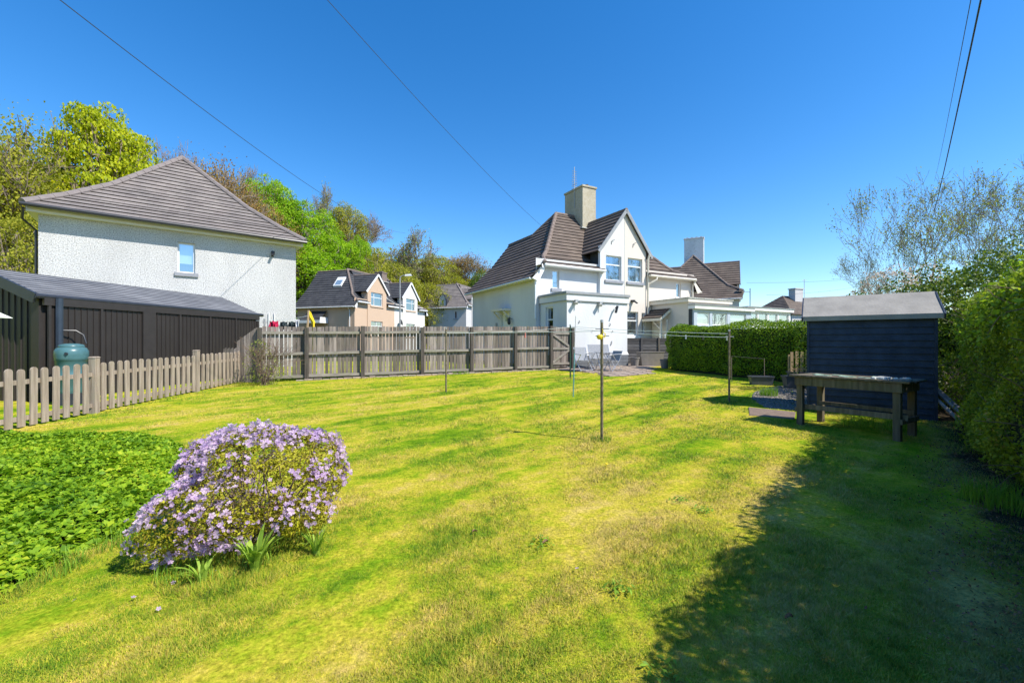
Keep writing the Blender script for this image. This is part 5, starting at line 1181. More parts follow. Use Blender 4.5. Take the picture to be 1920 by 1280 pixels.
hedge_along(CH, hp, prof, [(0.16, 0.05), (0.14, 1.6), (0.3, 1.88), (1.1, 1.9), (1.15, 0.05)], 70000, 0.052, 'leaf_hedge', 11, normal_side=-1, bump_a=0.05)
WH = thing('wild_hedge', 'tall untidy mixed hedge along the right edge of the lawn', 'hedge', (4.2, 3.2, 0))
wp = [(7.15, 6.95), (6.95, 6.6), (3.85, 3.2), (2.1, 1.0), (1.15, -0.3), (0.3, -2.0)]
wprof = [(0.25, 0.05), (0.05, 0.35), (0.0, 1.2), (0.0, 1.75), (0.15, 2.0), (0.45, 2.12), (0.9, 2.1), (1.2, 1.9), (1.25, 1.0)]
plc, cl, pl_, rs = hedge_along(WH, wp, wprof, [(0.22, 0.05), (0.17, 1.45), (0.35, 1.6), (1.0, 1.6), (1.05, 0.05)], 150000, 0.038, 'leaf_wild', 12, normal_side=-1, bump_a=0.10, fade=0.8)
n = 85000; s = rs.rand(n)*cl; P, N = plc(s, np.full(n, 0.9)); tr_, _ = plc(s, np.full(n, pl_*0.99)); f = rs.rand(n)[:, None]; P = P*(1-f)+tr_*f; P[:, 2] = 1.45+0.62*rs.rand(n)
V, F = leaf_arrays(rs, P-np.array(WH.location), rs.normal(0, 1, (n, 3))+np.array([0, 0, 0.8]), 0.055); mesh_np('inner_foliage', V, F, 'leaf_wild', WH)
# fresh shoots and stems poking out
n = 5200; s = rs.rand(n)*cl*0.75; q = pl_*np.clip(0.28+0.42*rs.beta(2.2, 1.6, n), 0, 1); P, N = plc(s, q); P += nrm(N)*(0.03+np.abs(rs.normal(0, 0.05, n)))[:, None]
keep = vnoise(P, 0.9, 5) > 0.05; P, N = P[keep], N[keep]
V, F = leaf_arrays(rs, P-np.array(WH.location), N+np.array([0, 0, 0.8]), 0.046, aspect=0.7); mesh_np('fresh_shoots', V, F, 'leaf_tip', WH)
segs = []; nrs = np.random.RandomState(9)
for k in range(130):
    P0, N0 = plc(np.array([nrs.rand()*cl*0.8]), np.array([nrs.rand()*pl_*0.7])); d = nrm(N0)[0]*0.5+nrs.normal(0, 0.6, 3)+np.array([0, 0, 0.3]); d /= np.linalg.norm(d); p = P0[0]-nrm(N0)[0]*0.1-np.array(WH.location)
    for j in range(4): p2 = p+d*0.09; segs.append((p, 0.004, p2, 0.003)); d = d+nrs.normal(0, 0.2, 3); d /= np.linalg.norm(d); p = p2
V, F = frusta(segs, 4); mesh_np('twigs', V, F, 'twig', WH)['kind'] = 'stuff'
def blob_shrub(name, label, cat, base, ells, n, size, mat, seed, bark='bark', group=None, spread=0.8, stems=7, aspect=0.55):
    """shrub from a union of ellipsoids"""
    T = thing(name, label, cat, base, 0, group); rs = np.random.RandomState(seed); o = np.array(base)
    P, N = blob_pts(rs, ells, n); P += nrm(N)*(vnoise(P, 1.2, seed)[:, None]*0.15*ells[0][1][2] +(vnoise(P, 4.0, seed+2)[:, None]*0.018 if len(ells) > 8 else 0) - np.abs(rs.normal(0, 0.10, len(P)))[:, None]*ells[0][1][2]*0.9)
    V, F = leaf_arrays(rs, P-o, N+np.array([0, 0, 0.4]), size, spread=spread, aspect=aspect); mesh_np('foliage', V, F, mat, T)
    segs = []
    for (c, r) in ells:
        for k in range(stems if len(ells) < 8 else 5):
            e = np.array(c)+np.clip(rs.normal(0, 0.33, 3), -0.6, 0.6)*np.array(r); s0 = o+np.array([rs.normal(0, 0.08), rs.normal(0, 0.08), -0.02]); mid = (s0+e)/2+rs.normal(0, 0.1, 3)*np.array(r)
            th = 0.02*max(r); segs += [(s0-o, th, mid-o, th*0.7), (mid-o, th*0.7, e-o, th*0.35)]
            for _ in range(4): e2 = e+rs.normal(0, 0.25, 3)*np.array(r); segs.append((e-o, th*0.35, e2-o, th*0.15))
    V, F = frusta(segs, 5); mesh_np('stems', V, F, bark, T)
    return T
def blob_pts(rs, ells, n):
    A = np.array([e[1][0]*e[1][1]+e[1][0]*e[1][2]+e[1][1]*e[1][2] for e in ells]); A = A/A.sum(); P = []; N = []
    for (c, r), a in zip(ells, A):
        k = int(n*a*1.3); d = nrm(rs.normal(0, 1, (k, 3))); p = np.array(c)+d*np.array(r); nn = nrm(d/np.array(r)); ok = np.ones(k, bool)
        for (c2, r2) in ells:
            if c2 is c: continue
            ok &= (((p-np.array(c2))/np.array(r2))**2).sum(1) > 0.86
        P.append(p[ok]); N.append(nn[ok])
    return np.concatenate(P), np.concatenate(N)
blob_shrub('privet_bush', 'tall glossy green bush rising behind the shed and the untidy hedge', 'bush', (9.4, 9.4, 0.1),
    [((9.5, 9.6, 1.5), (1.2, 1.2, 1.65)), ((9.0, 8.3, 1.4), (0.9, 0.9, 1.45)), ((10.6, 9.0, 1.7), (1.3, 1.3, 1.8)), ((10.2, 7.6, 1.6), (1.3, 1.2, 1.75)), ((9.0, 6.6, 1.3), (1.2, 1.1, 1.55)), ((8.4, 10.8, 1.1), (0.9, 0.9, 1.4)), ((8.3, 9.2, 0.9), (0.5, 0.5, 1.3))], 60000, 0.062, 'leaf_privet', 31)
blob_shrub('yellow_bush', 'bright yellow-green bush topping the hedge at the far right', 'bush', (8.3, 5.8, 0.1),
    [((7.6, 5.6, 1.5), (0.8, 0.7, 1.0)), ((8.8, 6.4, 1.7), (1.0, 0.9, 1.25)), ((7.0, 4.4, 1.5), (0.9, 0.8, 0.95))], 26000, 0.055, 'leaf_tip', 32)
# ---------------------------------------------------------------- rhododendron
RB = (-1.85, 3.05, 0.0)
RE0 = [((-1.95, 3.34, 0.46), (0.52, 0.42, 0.34)), ((-2.28, 3.30, 0.42), (0.30, 0.30, 0.24)), ((-1.62, 3.30, 0.47), (0.38, 0.38, 0.31)), ((-1.42, 3.30, 0.38), (0.24, 0.28, 0.22)), ((-2.10, 2.84, 0.31), (0.31, 0.30, 0.19)), ((-2.30, 2.86, 0.26), (0.20, 0.24, 0.15)), ((-1.80, 2.84, 0.32), (0.34, 0.28, 0.21)), ((-1.55, 2.95, 0.30), (0.26, 0.24, 0.18)), ((-1.8, 3.1, 0.60), (0.34, 0.3, 0.17)), ((-1.40, 3.0, 0.26), (0.25, 0.26, 0.19)), ((-2.38, 3.1, 0.36), (0.16, 0.2, 0.14)), ((-2.52, 3.35, 0.50), (0.24, 0.28, 0.19)), ((-2.2, 3.38, 0.62), (0.24, 0.24, 0.15))]
RE = [((-1.93+(c[0]+1.93)*0.80, c[1], c[2]), (r_[0]*0.82, r_[1], r_[2])) for c, r_ in RE0]
T = blob_shrub('rhododendron', 'lilac flowering dwarf rhododendron in the left foreground of the lawn', 'shrub', RB, RE, 34000, 0.021, 'leaf_rhodo', 41, bark='twig', stems=16)
rs = np.random.RandomState(42); P, N = blob_pts(rs, RE, 11000); P = P + nrm(N)*(vnoise(P, 1.2, 41)[:, None]*0.05+vnoise(P, 4.0, 43)[:, None]*0.018+0.010+rs.normal(0, 0.016, len(P))[:, None])
sc = 0.75*vnoise(P, 2.0, 8)+0.45*vnoise(P, 5.0, 9)+0.65*N[:, 2]+0.25*(P[:, 2] < 0.25)+0.15*(P[:, 0] < -2.0)+0.35*(P[:, 1] < 2.75)*(P[:, 0] < -1.75)+rs.normal(0, 0.28, len(P)); k = sc > 0.10
V, F = leaf_arrays(rs, P[k]-np.array(RB), N[k]+np.array([0, 0, 0.3]), 0.030, spread=0.75, shape='flower'); mesh_np('flowers', V, F, 'petal', T)
# inner dark twig mass is only the stems; strap leaved bulbs grow at its foot
def straps(label, x, y, n, h, w_, seed, mat='strap', name='bulb_leaves', cat='plant', spread=0.8):
    T = thing(name, label, cat, (x, y, gz(x, y))); m = MB(); r = random.Random(seed)
    for _ in range(n):
        a = r.uniform(0, 6.28); L = h*r.uniform(0.65, 1.1); ww = w_*r.uniform(0.7, 1.2); lean = r.uniform(0.25, 1)*spread; dx, dy = math.cos(a), math.sin(a); px_, py_ = -dy*ww/2, dx*ww/2
        pts = []
        for k in range(7):
            t = k/6; rr = 0.02+lean*L*t*t*0.9; z = L*(t-0.45*lean*t*t*t); f = math.sin(math.pi*min(1, 0.25+0.75*t))**0.6 if t < 1 else 0.05; pts.append((dx*rr, dy*rr, z, f))
        for k in range(6):
            p, q = pts[k], pts[k+1]; m.face([(p[0]-px_*p[3], p[1]-py_*p[3], p[2]), (p[0]+px_*p[3], p[1]+py_*p[3], p[2]), (q[0]+px_*q[3], q[1]+py_*q[3], q[2]), (q[0]-px_*q[3], q[1]-py_*q[3], q[2])])
    m.build('leaves', mat, T); return T
straps('clump of broad pale strap leaves flopping from under the lilac shrub', -1.60, 2.66, 34, 0.30, 0.026, 1)
straps('smaller strap leaf clump at the right foot of the lilac shrub', -1.33, 2.90, 40, 0.24, 0.012, 2)
straps('strap leaf clump in the shade below the middle of the lilac shrub', -1.85, 2.55, 14, 0.2, 0.018, 3)
# ---------------------------------------------------------------- ground cover bed
BED = [(-8.2, 5.9), (-6.6, 6.25), (-5.2, 6.25), (-4.4, 5.7), (-3.8, 4.9), (-3.15, 4.1), (-2.85, 3.35), (-2.95, 2.85), (-2.88, 2.45), (-3.4, 2.15), (-5.5, 1.8), (-8.2, 1.8)]
def inpoly_np(X, Y, poly):
    c = np.zeros(len(X), bool)
    for i in range(len(poly)):
        a, b = poly[i], poly[i-1]
        with np.errstate(divide='ignore', invalid='ignore'):
            c ^= ((a[1] > Y) != (b[1] > Y)) & (X < (b[0]-a[0])*(Y-a[1])/(b[1]-a[1]+1e-12)+a[0])
    return c
def polydist(X, Y, poly):
    D = np.full(len(X), 9e9)
    for i in range(len(poly)):
        a = np.array(poly[i]); b = np.array(poly[i-1]); d = b-a; t = np.clip(((X-a[0])*d[0]+(Y-a[1])*d[1])/(d@d), 0, 1); D = np.minimum(D, np.hypot(X-a[0]-d[0]*t, Y-a[1]-d[1]*t))
    return D
rs = np.random.RandomState(51); n = 80000
X = rs.uniform(-8.2, -2.8, n); Y = rs.uniform(1.8, 6.3, n); k = inpoly_np(X, Y, BED); X, Y = X[k], Y[k]; D = polydist(X, Y, BED)
P2 = np.stack([X, Y, 0*X], 1); hh = np.clip(0.05+0.34*D, 0, 0.17)+0.07*vnoise(P2, 0.7, 4)*np.clip(D*2, 0, 1)+0.02*vnoise(P2, 2.5, 5)
Z = np.maximum(0.02, hh-np.abs(rs.normal(0, 0.035, len(X))))+0.0225*np.maximum(0, Y-4.8)
near = rs.rand(len(X)) < np.clip(0.35+1.4/np.maximum(1, Y-1.3), 0, 1)
X, Y, Z = X[near], Y[near], Z[near]
lx = np.stack([X, Y, Z], 1); N = np.tile([0, 0, 1.0], (len(X), 1)); half = int(len(X)*0.62)
V, F = leaf_arrays(rs, lx[:half], N[:half], 0.052, spread=0.5, shape='palm'); 
V2, F2 = leaf_arrays(rs, lx[half:], N[half:], 0.06, spread=0.7); F2 = F2+len(V)
o = mesh_np('ground_cover', np.concatenate([V, V2]), np.concatenate([F, F2]), 'leaf_ger'); tag(o, 'low leafy geranium ground cover filling the left hand bed', 'ground cover', kind='stuff')
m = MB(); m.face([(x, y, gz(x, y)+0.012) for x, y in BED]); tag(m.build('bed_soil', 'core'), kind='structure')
# ---------------------------------------------------------------- lawn grass
def grass(name, n, Y0, Y1, pw, h0, h1, w0, seed, xf=1.28, extra=None):
    rs = np.random.RandomState(seed); u = rs.rand(n); e = 1-pw
    Y = (Y0**e+(Y1**e-Y0**e)*u)**(1/e); X = rs.uniform(-1, 1, n)*(xf*Y+0.7)
    k = (X > -7.75-0.075*(Y-6.2)) & (0.907*(Y-13.05)-0.422*(X+7.8) < 0) & ~inpoly_np(X, Y, PATIO) & ~inpoly_np(X, Y, SLAB) & ~inpoly_np(X, Y, BED)
    k &= (X < np.where(Y > 11.5, 6.35+(17.6-Y)*0.45, 30)) & (0.75*X-0.66*Y < 0.68+0.25*rs.rand(n)+np.where(Y > 7.2, 5, 0)) & ~(inpoly_np(X, Y, GRAVEL) & (rs.rand(n) < 0.93)) & (Y < 19)
    k &= ~((X > 6.2) & (Y > 7.4) & (Y < 10) & ((X-5.95)*1.1+(Y-8.6)*1.52 > 0))
    k &= (Y > 2.0) | (X > -5)
    X, Y = X[k], Y[k]; n = len(X)
    P2 = np.stack([X, Y, 0*X], 1); cl = 1+0.45*vnoise(P2, 0.9, 3)+0.25*vnoise(P2, 4.5, 6)
    H = rs.uniform(h0, h1, n)*np.clip(cl, 0.45, 1.9); W = w0*rs.uniform(0.7, 1.3, n)*np.maximum(1, Y/3.0)
    for (bx, by) in ((1.28, 6.08), (-1.7, 11.0), (4.81, 9.45), (1.94, 14.2)): H *= 1+1.6*np.exp(-((X-bx)**2+(Y-by)**2)/0.12)
    nearf = np.abs(0.907*(Y-13.05)-0.422*(X+7.8)) < 0.25; H[nearf] *= 1.8
    nearp = np.abs(X+7.75+0.075*(Y-6.2)) < 0.2; H[nearp] *= 2.0
    nearb = (np.abs(polydist(X, Y, BED)) < 0.12); H[nearb] *= 1.8
    H[np.hypot(X+1.8, Y-2.95) < 0.55] *= 1.9
    Z = 0.0225*np.maximum(0, Y-4.8)-0.004
    a = rs.rand(n)*6.283; l = np.abs(rs.normal(0, 0.8, n)); la = rs.rand(n)*6.283
    dx, dy = np.cos(a)*W/2, np.sin(a)*W/2
    A = np.stack([X-dx, Y-dy, Z], 1); B = np.stack([X+dx, Y+dy, Z], 1); C = np.stack([X+np.cos(la)*l*H, Y+np.sin(la)*l*H, Z+H], 1)
    V = np.stack([A, B, C], 1).reshape(-1, 3); F = np.arange(3*n).reshape(-1, 3)
    return mesh_np(name, V, F, 'blade')
tag(grass('lawn_grass', 1500000, 1.25, 18.5, 1.40, 0.009, 0.026, 0.0036, 61), 'short patchy green and yellow lawn grass', 'grass', kind='stuff')
# taller rough grass under the hedges, behind the bench, round the bed
def tuft(label, x, y, n, h, seed, r=0.12, mat='weed'):
    T = thing('grass_tuft', label, 'grass tuft', (x, y, gz(x, y)), 0, 'rough grass tufts'); q = np.random.RandomState(seed); m = MB()
    for _ in range(n):
        a, rr = q.rand()*6.28, r*q.rand()**0.5; X, Y = rr*math.cos(a), rr*math.sin(a); H = h*q.uniform(0.5, 1.1); b = q.rand()*6.28; l = q.uniform(0.05, 0.6)*H; w_ = 0.006; c, s = math.cos(b+1.57)*w_/2, math.sin(b+1.57)*w_/2
        m1 = (X+math.cos(b)*l*0.35, Y+math.sin(b)*l*0.35, H*0.6)
        m.face([(X-c, Y-s, 0), (X+c, Y+s, 0), (m1[0]+c*0.8, m1[1]+s*0.8, m1[2]), (m1[0]-c*0.8, m1[1]-s*0.8, m1[2])]); m.face([(m1[0]-c*.8, m1[1]-s*.8, m1[2]), (m1[0]+c*.8, m1[1]+s*.8, m1[2]), (X+math.cos(b)*l, Y+math.sin(b)*l, H)])
    m.build('blades', mat, T)
tuft('sunlit rough grass tuft under the middle of the workbench', 5.75, 7.05, 260, 0.2, 1, 0.25); tuft('rough grass tuft beside the front right bench leg', 6.15, 6.75, 200, 0.2, 2, 0.22)
tuft('tall grass tuft at the foot of the rusty pole', 1.28, 6.1, 120, 0.09, 3, 0.16); tuft('pale feathery grass clump on the gravel edge left of the shed', 6.25, 10.4, 260, 0.26, 4, 0.2)
tuft('rough grass at the foot of the untidy hedge', 4.35, 3.75, 500, 0.22, 5, 0.3); tuft('rough grass tuft between the bed and the lilac shrub', -2.75, 3.15, 300, 0.11, 6, 0.25)
tuft('rough grass tuft at the front corner of the bed', -2.95, 2.65, 260, 0.10, 7, 0.22); tuft('grass tuft along the foot of the tall fence by the brown pole', -1.9, 15.75, 160, 0.16, 8, 0.3)
tuft('dark grass tuft in the shade under the lilac shrub', -1.9, 2.8, 420, 0.10, 9, 0.35)
# small weeds in the lawn
rw = np.random.RandomState(71)
for i, (px, py, lab) in enumerate(((1160, 1107, 'rosette weed on the yellow moss in the foreground'), (1275, 940, 'weed rosette left of the hedge shadow'), (1325, 960, 'small weed rosette close to the shadow edge'), (1250, 1270, 'rosette weed at the bottom edge of the picture'), (1020, 1020, 'small weed by the brown leaf'))):
    Yw = 1.45*800/(py-640); x, y = (px-960)/800*Yw, Yw; T = thing('weed', lab, 'weed', (x, y, 0.0)); P = rw.normal(0, 0.045, (46, 3)); P[:, 2] = 0.018+0.012*rw.rand(46)
    V, F = leaf_arrays(rw, P, np.tile([0, 0, 1.0], (46, 1)), 0.035, aspect=0.35, spread=0.35); mesh_np('leaves', V, F, 'weed', T)
def ground_pt(px, py): Yw = 1.45*800/(py-640); return ((px-960)/800*Yw, Yw, gz((px-960)/800*Yw, Yw)+0.012)
for px, py, lab in ((890, 1002, 'curled brown leaf on the lawn below the centre, left one'), (1023, 1022, 'curled brown leaf on the lawn below the centre, right one'), (1480, 1165, 'dry leaf in the hedge shadow'), (1000, 850, 'tiny dry scrap on the lawn')):
    p = ground_pt(px, py); T = thing('dead_leaf', lab, 'leaf', p, rnd.uniform(0, 6)); m = MB()
    prev = None
    for k in range(5):
        t = k/4; y0 = -0.02+0.045*t; w2 = 0.012*math.sin(math.pi*(0.1+0.85*t)); z = 0.01+0.006*math.sin(t*5)
        cur_ = [(-w2, y0, z+0.012), (0, y0, z), (w2, y0, z+0.014)]
        if prev: m.face([prev[0], prev[1], cur_[1], cur_[0]]); m.face([prev[1], prev[2], cur_[2], cur_[1]])
        prev = cur_
    m.build('blade', 'dry_leaf', T)
for i, (px, py) in enumerate(((985, 764), (1210, 818), (1137, 876), (820, 708), (1450, 810))):
    p = ground_pt(px, py); T = thing('dandelion', ('yellow dandelion in the lawn left of the rusty pole, beyond its shadow', 'yellow dandelion in the green grass just right of the rusty pole', 'yellow dandelion nearest the camera, below the foot of the rusty pole', 'yellow dandelion at the foot of the tall fence', 'yellow dandelion left of the workbench in front of the slab')[i], 'flower', p, 0, 'dandelions in the lawn'); m = MB(); m.lathe([(0.004, 0.0), (0.004, 0.02), (0.018, 0.024), (0.014, 0.034), (0, 0.036)], n=10); m.build('head', 'dandelion', T)
rw = np.random.RandomState(72); pp = []
for (px, py) in ((325, 1100), (140, 1133), (250, 1128), (297, 1150), (1082, 1073), (405, 1077), (1330, 800), (1385, 690)):
    p = ground_pt(px, py); pp.append(p)
for i, p in enumerate(pp):
    T = thing('fallen_petal', ('fallen petal directly below the lilac shrub', 'fallen petal nearest the corner of the leafy bed', 'fallen petal below the left lobe of the lilac shrub', 'pair-side fallen petal nearest the bottom edge', 'white petal on the lawn left of the rosette weed', 'fallen petal by the strap leaves under the shrub', 'white petal in front of the paving slab', 'white petal by the shadow of the clipped hedge')[i], 'petal', p, 0, 'fallen petals'); V, F = leaf_arrays(rw, np.array([[0, 0, 0.014]]), np.array([[0, 0, 1.0]]), 0.021, spread=0.3, shape='flower'); mesh_np('petal', V, F, 'petal', T)
# litter of dead leaves and twigs under the hedge
rs = np.random.RandomState(77); n = 4200; t = rs.rand(n)**0.8*7.5; a = np.array([7.2, 7.0]); d = np.array([-0.66, -0.75]); side = np.array([-0.75, 0.66]); off = rs.normal(0.15, 0.22, n)
P = np.concatenate([a+d*t[:, None]+side*off[:, None], 0.02+0.02*rs.rand(n)[:, None]], 1)
V, F = leaf_arrays(rs, P, np.tile([0, 0, 1.0], (n, 1)), 0.020, spread=0.6); tag(mesh_np('leaf_litter', V, F, 'dry_leaf'), 'dry brown leaf litter along the foot of the untidy hedge', 'leaf litter', kind='stuff')
# twiggy shrub in the fence corner
T = blob_shrub('twiggy_shrub', 'twiggy half bare shrub in the corner where picket fence meets tall fence', 'shrub', (-7.3, 12.55, 0.17), [((-7.45, 12.6, 0.95), (0.42, 0.35, 0.62)), ((-7.15, 12.5, 0.6), (0.5, 0.4, 0.45))], 700, 0.05, 'leaf_sparse', 81, bark='twig', stems=8)
rs = np.random.RandomState(82); segs = []; tips = []
for k in range(14): a = rs.rand()*6.28; grow(rs, (0.05*math.cos(a), 0.05*math.sin(a), 0), (0.45*math.cos(a), 0.45*math.sin(a), 1), 0.7, 0.011, 2, segs, tips, up=0.2, rmin=0.004)
V, F = frusta(segs, 4); mesh_np('twigs', V, F, 'twig', T)
# ---------------------------------------------------------------- trees
PROTO = {}
def dense_proto(key, seed, lumps, per, leaf, mat, shape=(3.9, 3.9, 4.0), cz=5.9, flat=0.75, size_var=(0.75, 1.35), low=-0.75, bark='bark'):
    rs = np.random.RandomState(seed); C = []; 
    while len(C) < lumps:
        d = rs.normal(0, 1, 3); d /= np.linalg.norm(d)
        if d[2] < low: continue
        rr = 0.55+0.45*rs.rand()**0.5; sc = 1-0.25*max(0, -d[2]); C.append(np.array([d[0]*shape[0]*rr*sc, d[1]*shape[1]*rr*sc, cz+d[2]*shape[2]*rr]))
    P = []; N = []; segs = []
    for c in C:
        r = rs.uniform(*size_var); k = int(per*r*r); d = nrm(rs.normal(0, 1, (k, 3))+np.array([0, 0, 0.45])); P.append(c+d*np.array([r, r, r*flat])*(0.8+0.35*rs.rand(k))[:, None]); N.append(d+nrm(np.array([c-np.array([0, 0, cz-1])]))*0.6)
        st = np.array([0, 0, max(1.2, c[2]*0.45)]); mid = (st+c)/2+rs.normal(0, 0.3, 3); segs += [(st, 0.14, mid, 0.09), (mid, 0.09, c, 0.035)]
        for _ in range(3): segs.append((c, 0.035, c+rs.normal(0, 0.5, 3), 0.012))
    P = np.concatenate(P); N = np.concatenate(N)
    V, F = leaf_arrays(rs, P, N, leaf, aspect=0.7, spread=0.6)
    segs += [(np.array([0, 0, -2.0]), 0.32, np.array([0.05, 0, 2.0]), 0.25), (np.array([0.05, 0, 2.0]), 0.25, np.array([0, 0.1, 5.5]), 0.12)]
    V2, F2 = frusta(segs, 7); PROTO[key] = (V2, F2, bark, V, F, mat, None)
def sparse_proto(key, seed, lvl, L, r, nleaf, leaf, mat, ang=0.6, up=0.3, bark='bark', multi=1, rmin=0.014, ratio=0.7, clus=0.35, dens=1.0):
    rs = np.random.RandomState(seed); segs = []; tips = []
    for k in range(multi):
        a = rs.rand()*6.28; d = (0.28*math.cos(a), 0.28*math.sin(a), 1) if multi > 1 else (0.04, 0.02, 1)
        grow(rs, (0, 0, 0), d, L, r, lvl, segs, tips, up=up, ang=ang, rmin=rmin, ratio=ratio, dens=dens)
    zm = max(t[0][2] for t in tips); s = 10/zm
    segs = [(a*s, b*s if b > rmin*1.5 else b, c*s, d*s if d > rmin*1.5 else d) for a, b, c, d in segs]; segs.append((np.array([0, 0, -2.0]), r*1.2*s, np.array([0, 0, 0.1]), r*s))
    TP = np.array([t[0] for t in tips])*s; off = np.array([TP[:, 0].mean(), TP[:, 1].mean(), 0.0])*0.999; TP = TP-off; segs = [(a-off, b, c-off, d) for a, b, c, d in segs]; V2, F2 = frusta(segs, 5)
    idx = rs.randint(0, len(TP), nleaf); P = TP[idx]+rs.normal(0, clus, (nleaf, 3)); V, F = leaf_arrays(rs, P, rs.normal(0, 1, (nleaf, 3))+np.array([0, 0, 0.8]), leaf, aspect=0.7)
    PROTO[key] = (V2, F2, bark, V, F, mat, np.percentile(np.hypot(TP[:, 0], TP[:, 1]), 92))
dense_proto('lime', 1, 185, 240, 0.17, 'leaf_lime', flat=0.5, size_var=(0.6, 1.15))
dense_proto('bright', 2, 170, 240, 0.17, 'leaf_bright', flat=0.7, size_var=(0.6, 1.2))
dense_proto('bright2', 3, 130, 240, 0.17, 'leaf_bright', flat=0.7, shape=(4.3, 4.0, 3.6), size_var=(0.6, 1.25))
dense_proto('olive', 4, 130, 150, 0.17, 'leaf_olive', flat=0.85)
dense_proto('olive2', 5, 125, 150, 0.17, 'leaf_olive', flat=0.85, shape=(4.4, 4.0, 3.6))
dense_proto('dark', 6, 110, 200, 0.17, 'leaf_dark')
dense_proto('brown', 7, 110, 130, 0.14, 'leaf_brown', flat=0.9)
sparse_proto('bare', 11, 5, 3.3, 0.2, 900, 0.16, 'leaf_brown', rmin=0.02)
sparse_proto('bare2', 12, 5, 3.3, 0.2, 2600, 0.17, 'leaf_sparse', rmin=0.02)
sparse_proto('spring', 13, 5, 3.2, 0.2, 17000, 0.13, 'leaf_olive', rmin=0.018, bark='bark_pale', clus=0.45)
sparse_proto('russet', 14, 5, 3.2, 0.2, 14000, 0.13, 'leaf_brown', rmin=0.02, clus=0.4)
sparse_proto('bud', 15, 5, 3.0, 0.12, 4200, 0.085, 'leaf_sparse', rmin=0.007, multi=2, bark='bark_pale', ang=0.5, clus=0.16, dens=0.45)
sparse_proto('bud2', 16, 5, 3.0, 0.11, 4200, 0.085, 'leaf_sparse', rmin=0.007, multi=2, bark='bark_pale', ang=0.55, clus=0.16, dens=0.45)
CACHE = {}
def tree(key, px, topy, Y, width_px, label, group='trees of the wooded hillside', name='tree', rz=None, base_z=None):
    x = (px-960)/800*Y; g = zt(x, Y) if base_z is None else base_z; top = 1.45+(640-topy)/800*Y; H = top-g
    P = PROTO[key]; rad = P[6] or 4.6
    sw = (width_px/800*Y/2)/rad; sh = H/10.2
    T = thing(name, label, 'tree', (x, Y, g), rnd.uniform(0, 6.28) if rz is None else rz, group)
    if key not in CACHE:
        t_ = mesh_np('trunk', P[0], P[1], P[2], T); c_ = mesh_np('crown', P[3], P[4], P[5], T); CACHE[key] = (t_, c_)
    else:
        for o in CACHE[key]: c = o.copy(); COL.objects.link(c); c.parent = T
    T.scale = (sw, sw, sh); return T
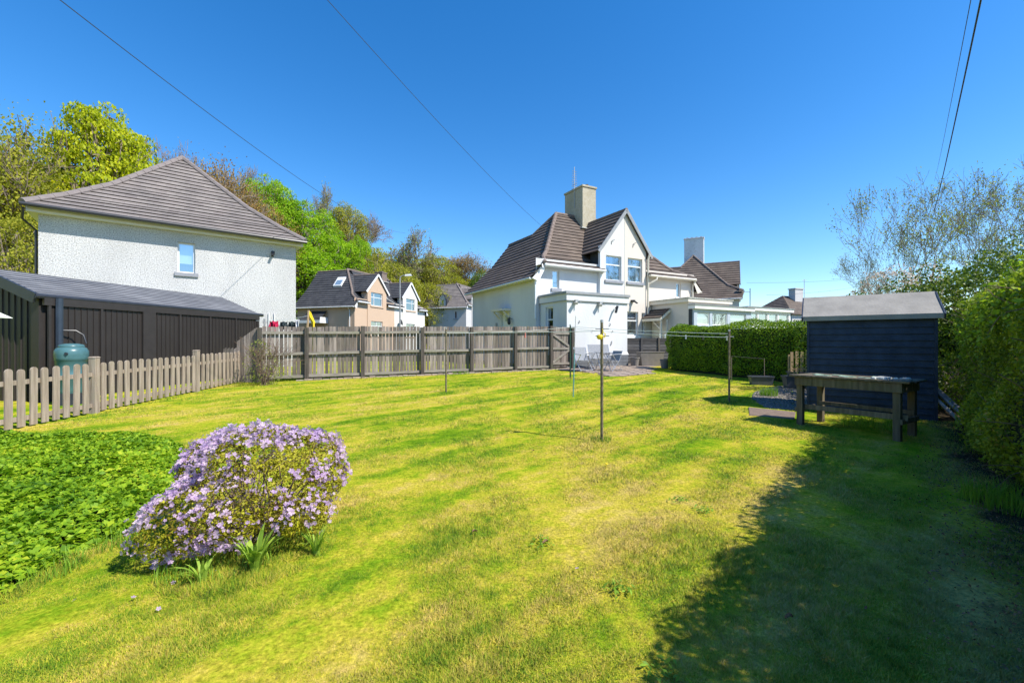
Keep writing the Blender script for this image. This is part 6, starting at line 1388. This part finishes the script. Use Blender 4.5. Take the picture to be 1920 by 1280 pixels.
TREES = [
 ('spring', -10, 178, 27, 210, 'pale twiggy tree with fresh yellow buds at the far left edge'),
 ('olive', 20, 300, 30, 190, 'yellow-olive tree low at the left edge behind the pebbledash house'),
 ('spring', 60, 268, 33, 150, 'thin yellowing tree between the left edge and the round lime tree'),
 ('olive2', 40, 400, 24, 170, 'mid green tree beside the left wall of the pebbledash house'),
 ('lime', 208, 207, 34, 215, 'big rounded lime-yellow tree rising above the left end of the grey roof'),
 ('olive2', 120, 330, 38, 170, 'olive tree under the left side of the big lime-yellow tree'),
 ('bare', 345, 250, 44, 110, 'bare grey tree just right of the big lime-yellow tree'),
 ('russet', 395, 290, 42, 130, 'russet budding tree above the grey roof ridge'),
 ('russet', 450, 322, 45, 140, 'russet budding tree right of the roof ridge, second along the slope'),
 ('brown', 500, 392, 46, 130, 'russet-brown tree above the right slope of the grey roof'),
 ('bare', 478, 312, 60, 80, 'thin bare tree standing up behind the russet slope'),
 ('bright', 505, 328, 52, 120, 'highest of the bright green maples descending the hillside'),
 ('bright2', 560, 372, 54, 150, 'bright green maple in the middle of the descending row'),
 ('bright', 610, 440, 53, 150, 'bright green maple bulging at the lower end of the row'),
 ('bright2', 570, 470, 50, 170, 'bright green maple directly above the peach cottage roof'),
 ('bare2', 600, 338, 64, 62, 'slim sparsely leaved tree poking up behind the bright maples'),
 ('olive', 650, 388, 66, 90, 'olive brown tree right of the bright maples'),
 ('bare', 688, 392, 70, 80, 'bare tree crossing the overhead cable'),
 ('olive2', 690, 462, 58, 110, 'olive green tree behind the peach cottage ridge'),
 ('bright', 668, 440, 56, 70, 'small green tree beside the lower maple'),
 ('bare2', 770, 425, 66, 100, 'large rounded mostly bare tree above the cottages'),
 ('olive', 740, 500, 56, 110, 'olive tree beneath the large bare tree'),
 ('olive2', 815, 478, 72, 100, 'yellow-olive tree between the cottages and the grey house'),
 ('olive', 800, 535, 60, 110, 'low yellow-green tree filling the gap beside the off-white cottage'),
 ('russet', 872, 474, 84, 92, 'rounded russet tree crown left of the white house roof'),
 ('olive2', 850, 520, 78, 110, 'olive tree below the rounded russet crown'),
 ('dark', 902, 512, 74, 60, 'dark conical tree touching the white house roof'),
 ('olive', 950, 520, 90, 110, 'olive tree hidden mostly behind the white house'),
 ('olive', 620, 540, 52, 120, 'olive tree behind the left slope of the peach cottage'),
 ('bright', 545, 560, 47, 80, 'green tree at the right corner of the pebbledash house'),
]
for t in TREES: tree(*t)
g2 = 'budding trees beyond the shed'
tree('bud', 1722, 290, 19, 205, 'tall multi-stemmed budding tree directly above the shed', g2, rz=1.0)
tree('bud2', 1845, 305, 20, 190, 'budding tree with pale trunk right of the overhead cables', g2, rz=2.2)
tree('bud', 1640, 440, 21, 120, 'smaller budding tree left of the tall multi-stemmed one', g2, rz=4.0)
tree('bud2', 1985, 290, 11, 250, 'budding tree reaching in from the right edge above the hedge', g2, rz=0.4)
blob_shrub('blossom_tree', 'cream and pink blossoming small tree directly behind the shed roof', 'tree', (pt(1690, 640, 15)[0], 15, 0.3), [((pt(1670, 0, 15)[0], 15, 2.9), (1.1, 1.0, 1.2)), ((pt(1735, 0, 15.5)[0], 15.5, 2.9), (1.0, 1.0, 1.2)), ((pt(1640, 0, 15)[0], 15.3, 2.2), (0.7, 0.8, 0.9))], 3600, 0.085, 'blossom', 91, bark='bark_pale', stems=10)
blob_shrub('hedge_behind', 'olive bush low behind the shed roof under the blossom', 'bush', (pt(1690, 640, 13)[0], 13, 0.3), [((pt(1650, 0, 13)[0], 13, 1.3), (1.3, 0.8, 1.35)), ((pt(1760, 0, 13)[0], 13, 1.5), (1.6, 1.0, 1.5))], 12000, 0.08, 'leaf_olive', 92)
# ground level growth on the hillside, nobody could count
rs = np.random.RandomState(95); n = 60000; X = rs.uniform(-75, 25, n); Y = rs.uniform(26, 110, n)
d = -0.78*(X+26)+0.62*(Y-42); k = (d > -3) & (d < 26); X, Y = X[k], Y[k]; Z = np.array([zt(a, b) for a, b in zip(X, Y)])+np.abs(rs.normal(0, 1.6, len(X)))*(0.8+0.5*vnoise(np.stack([X, Y, 0*X], 1), 0.08, 2))
V, F = leaf_arrays(rs, np.stack([X, Y, Z], 1), np.tile([0.3, -0.5, 0.8], (len(X), 1)), 0.55, aspect=0.8); tag(mesh_np('undergrowth', V, F, 'leaf_olive'), 'mixed undergrowth covering the wooded hillside', 'undergrowth', kind='stuff')
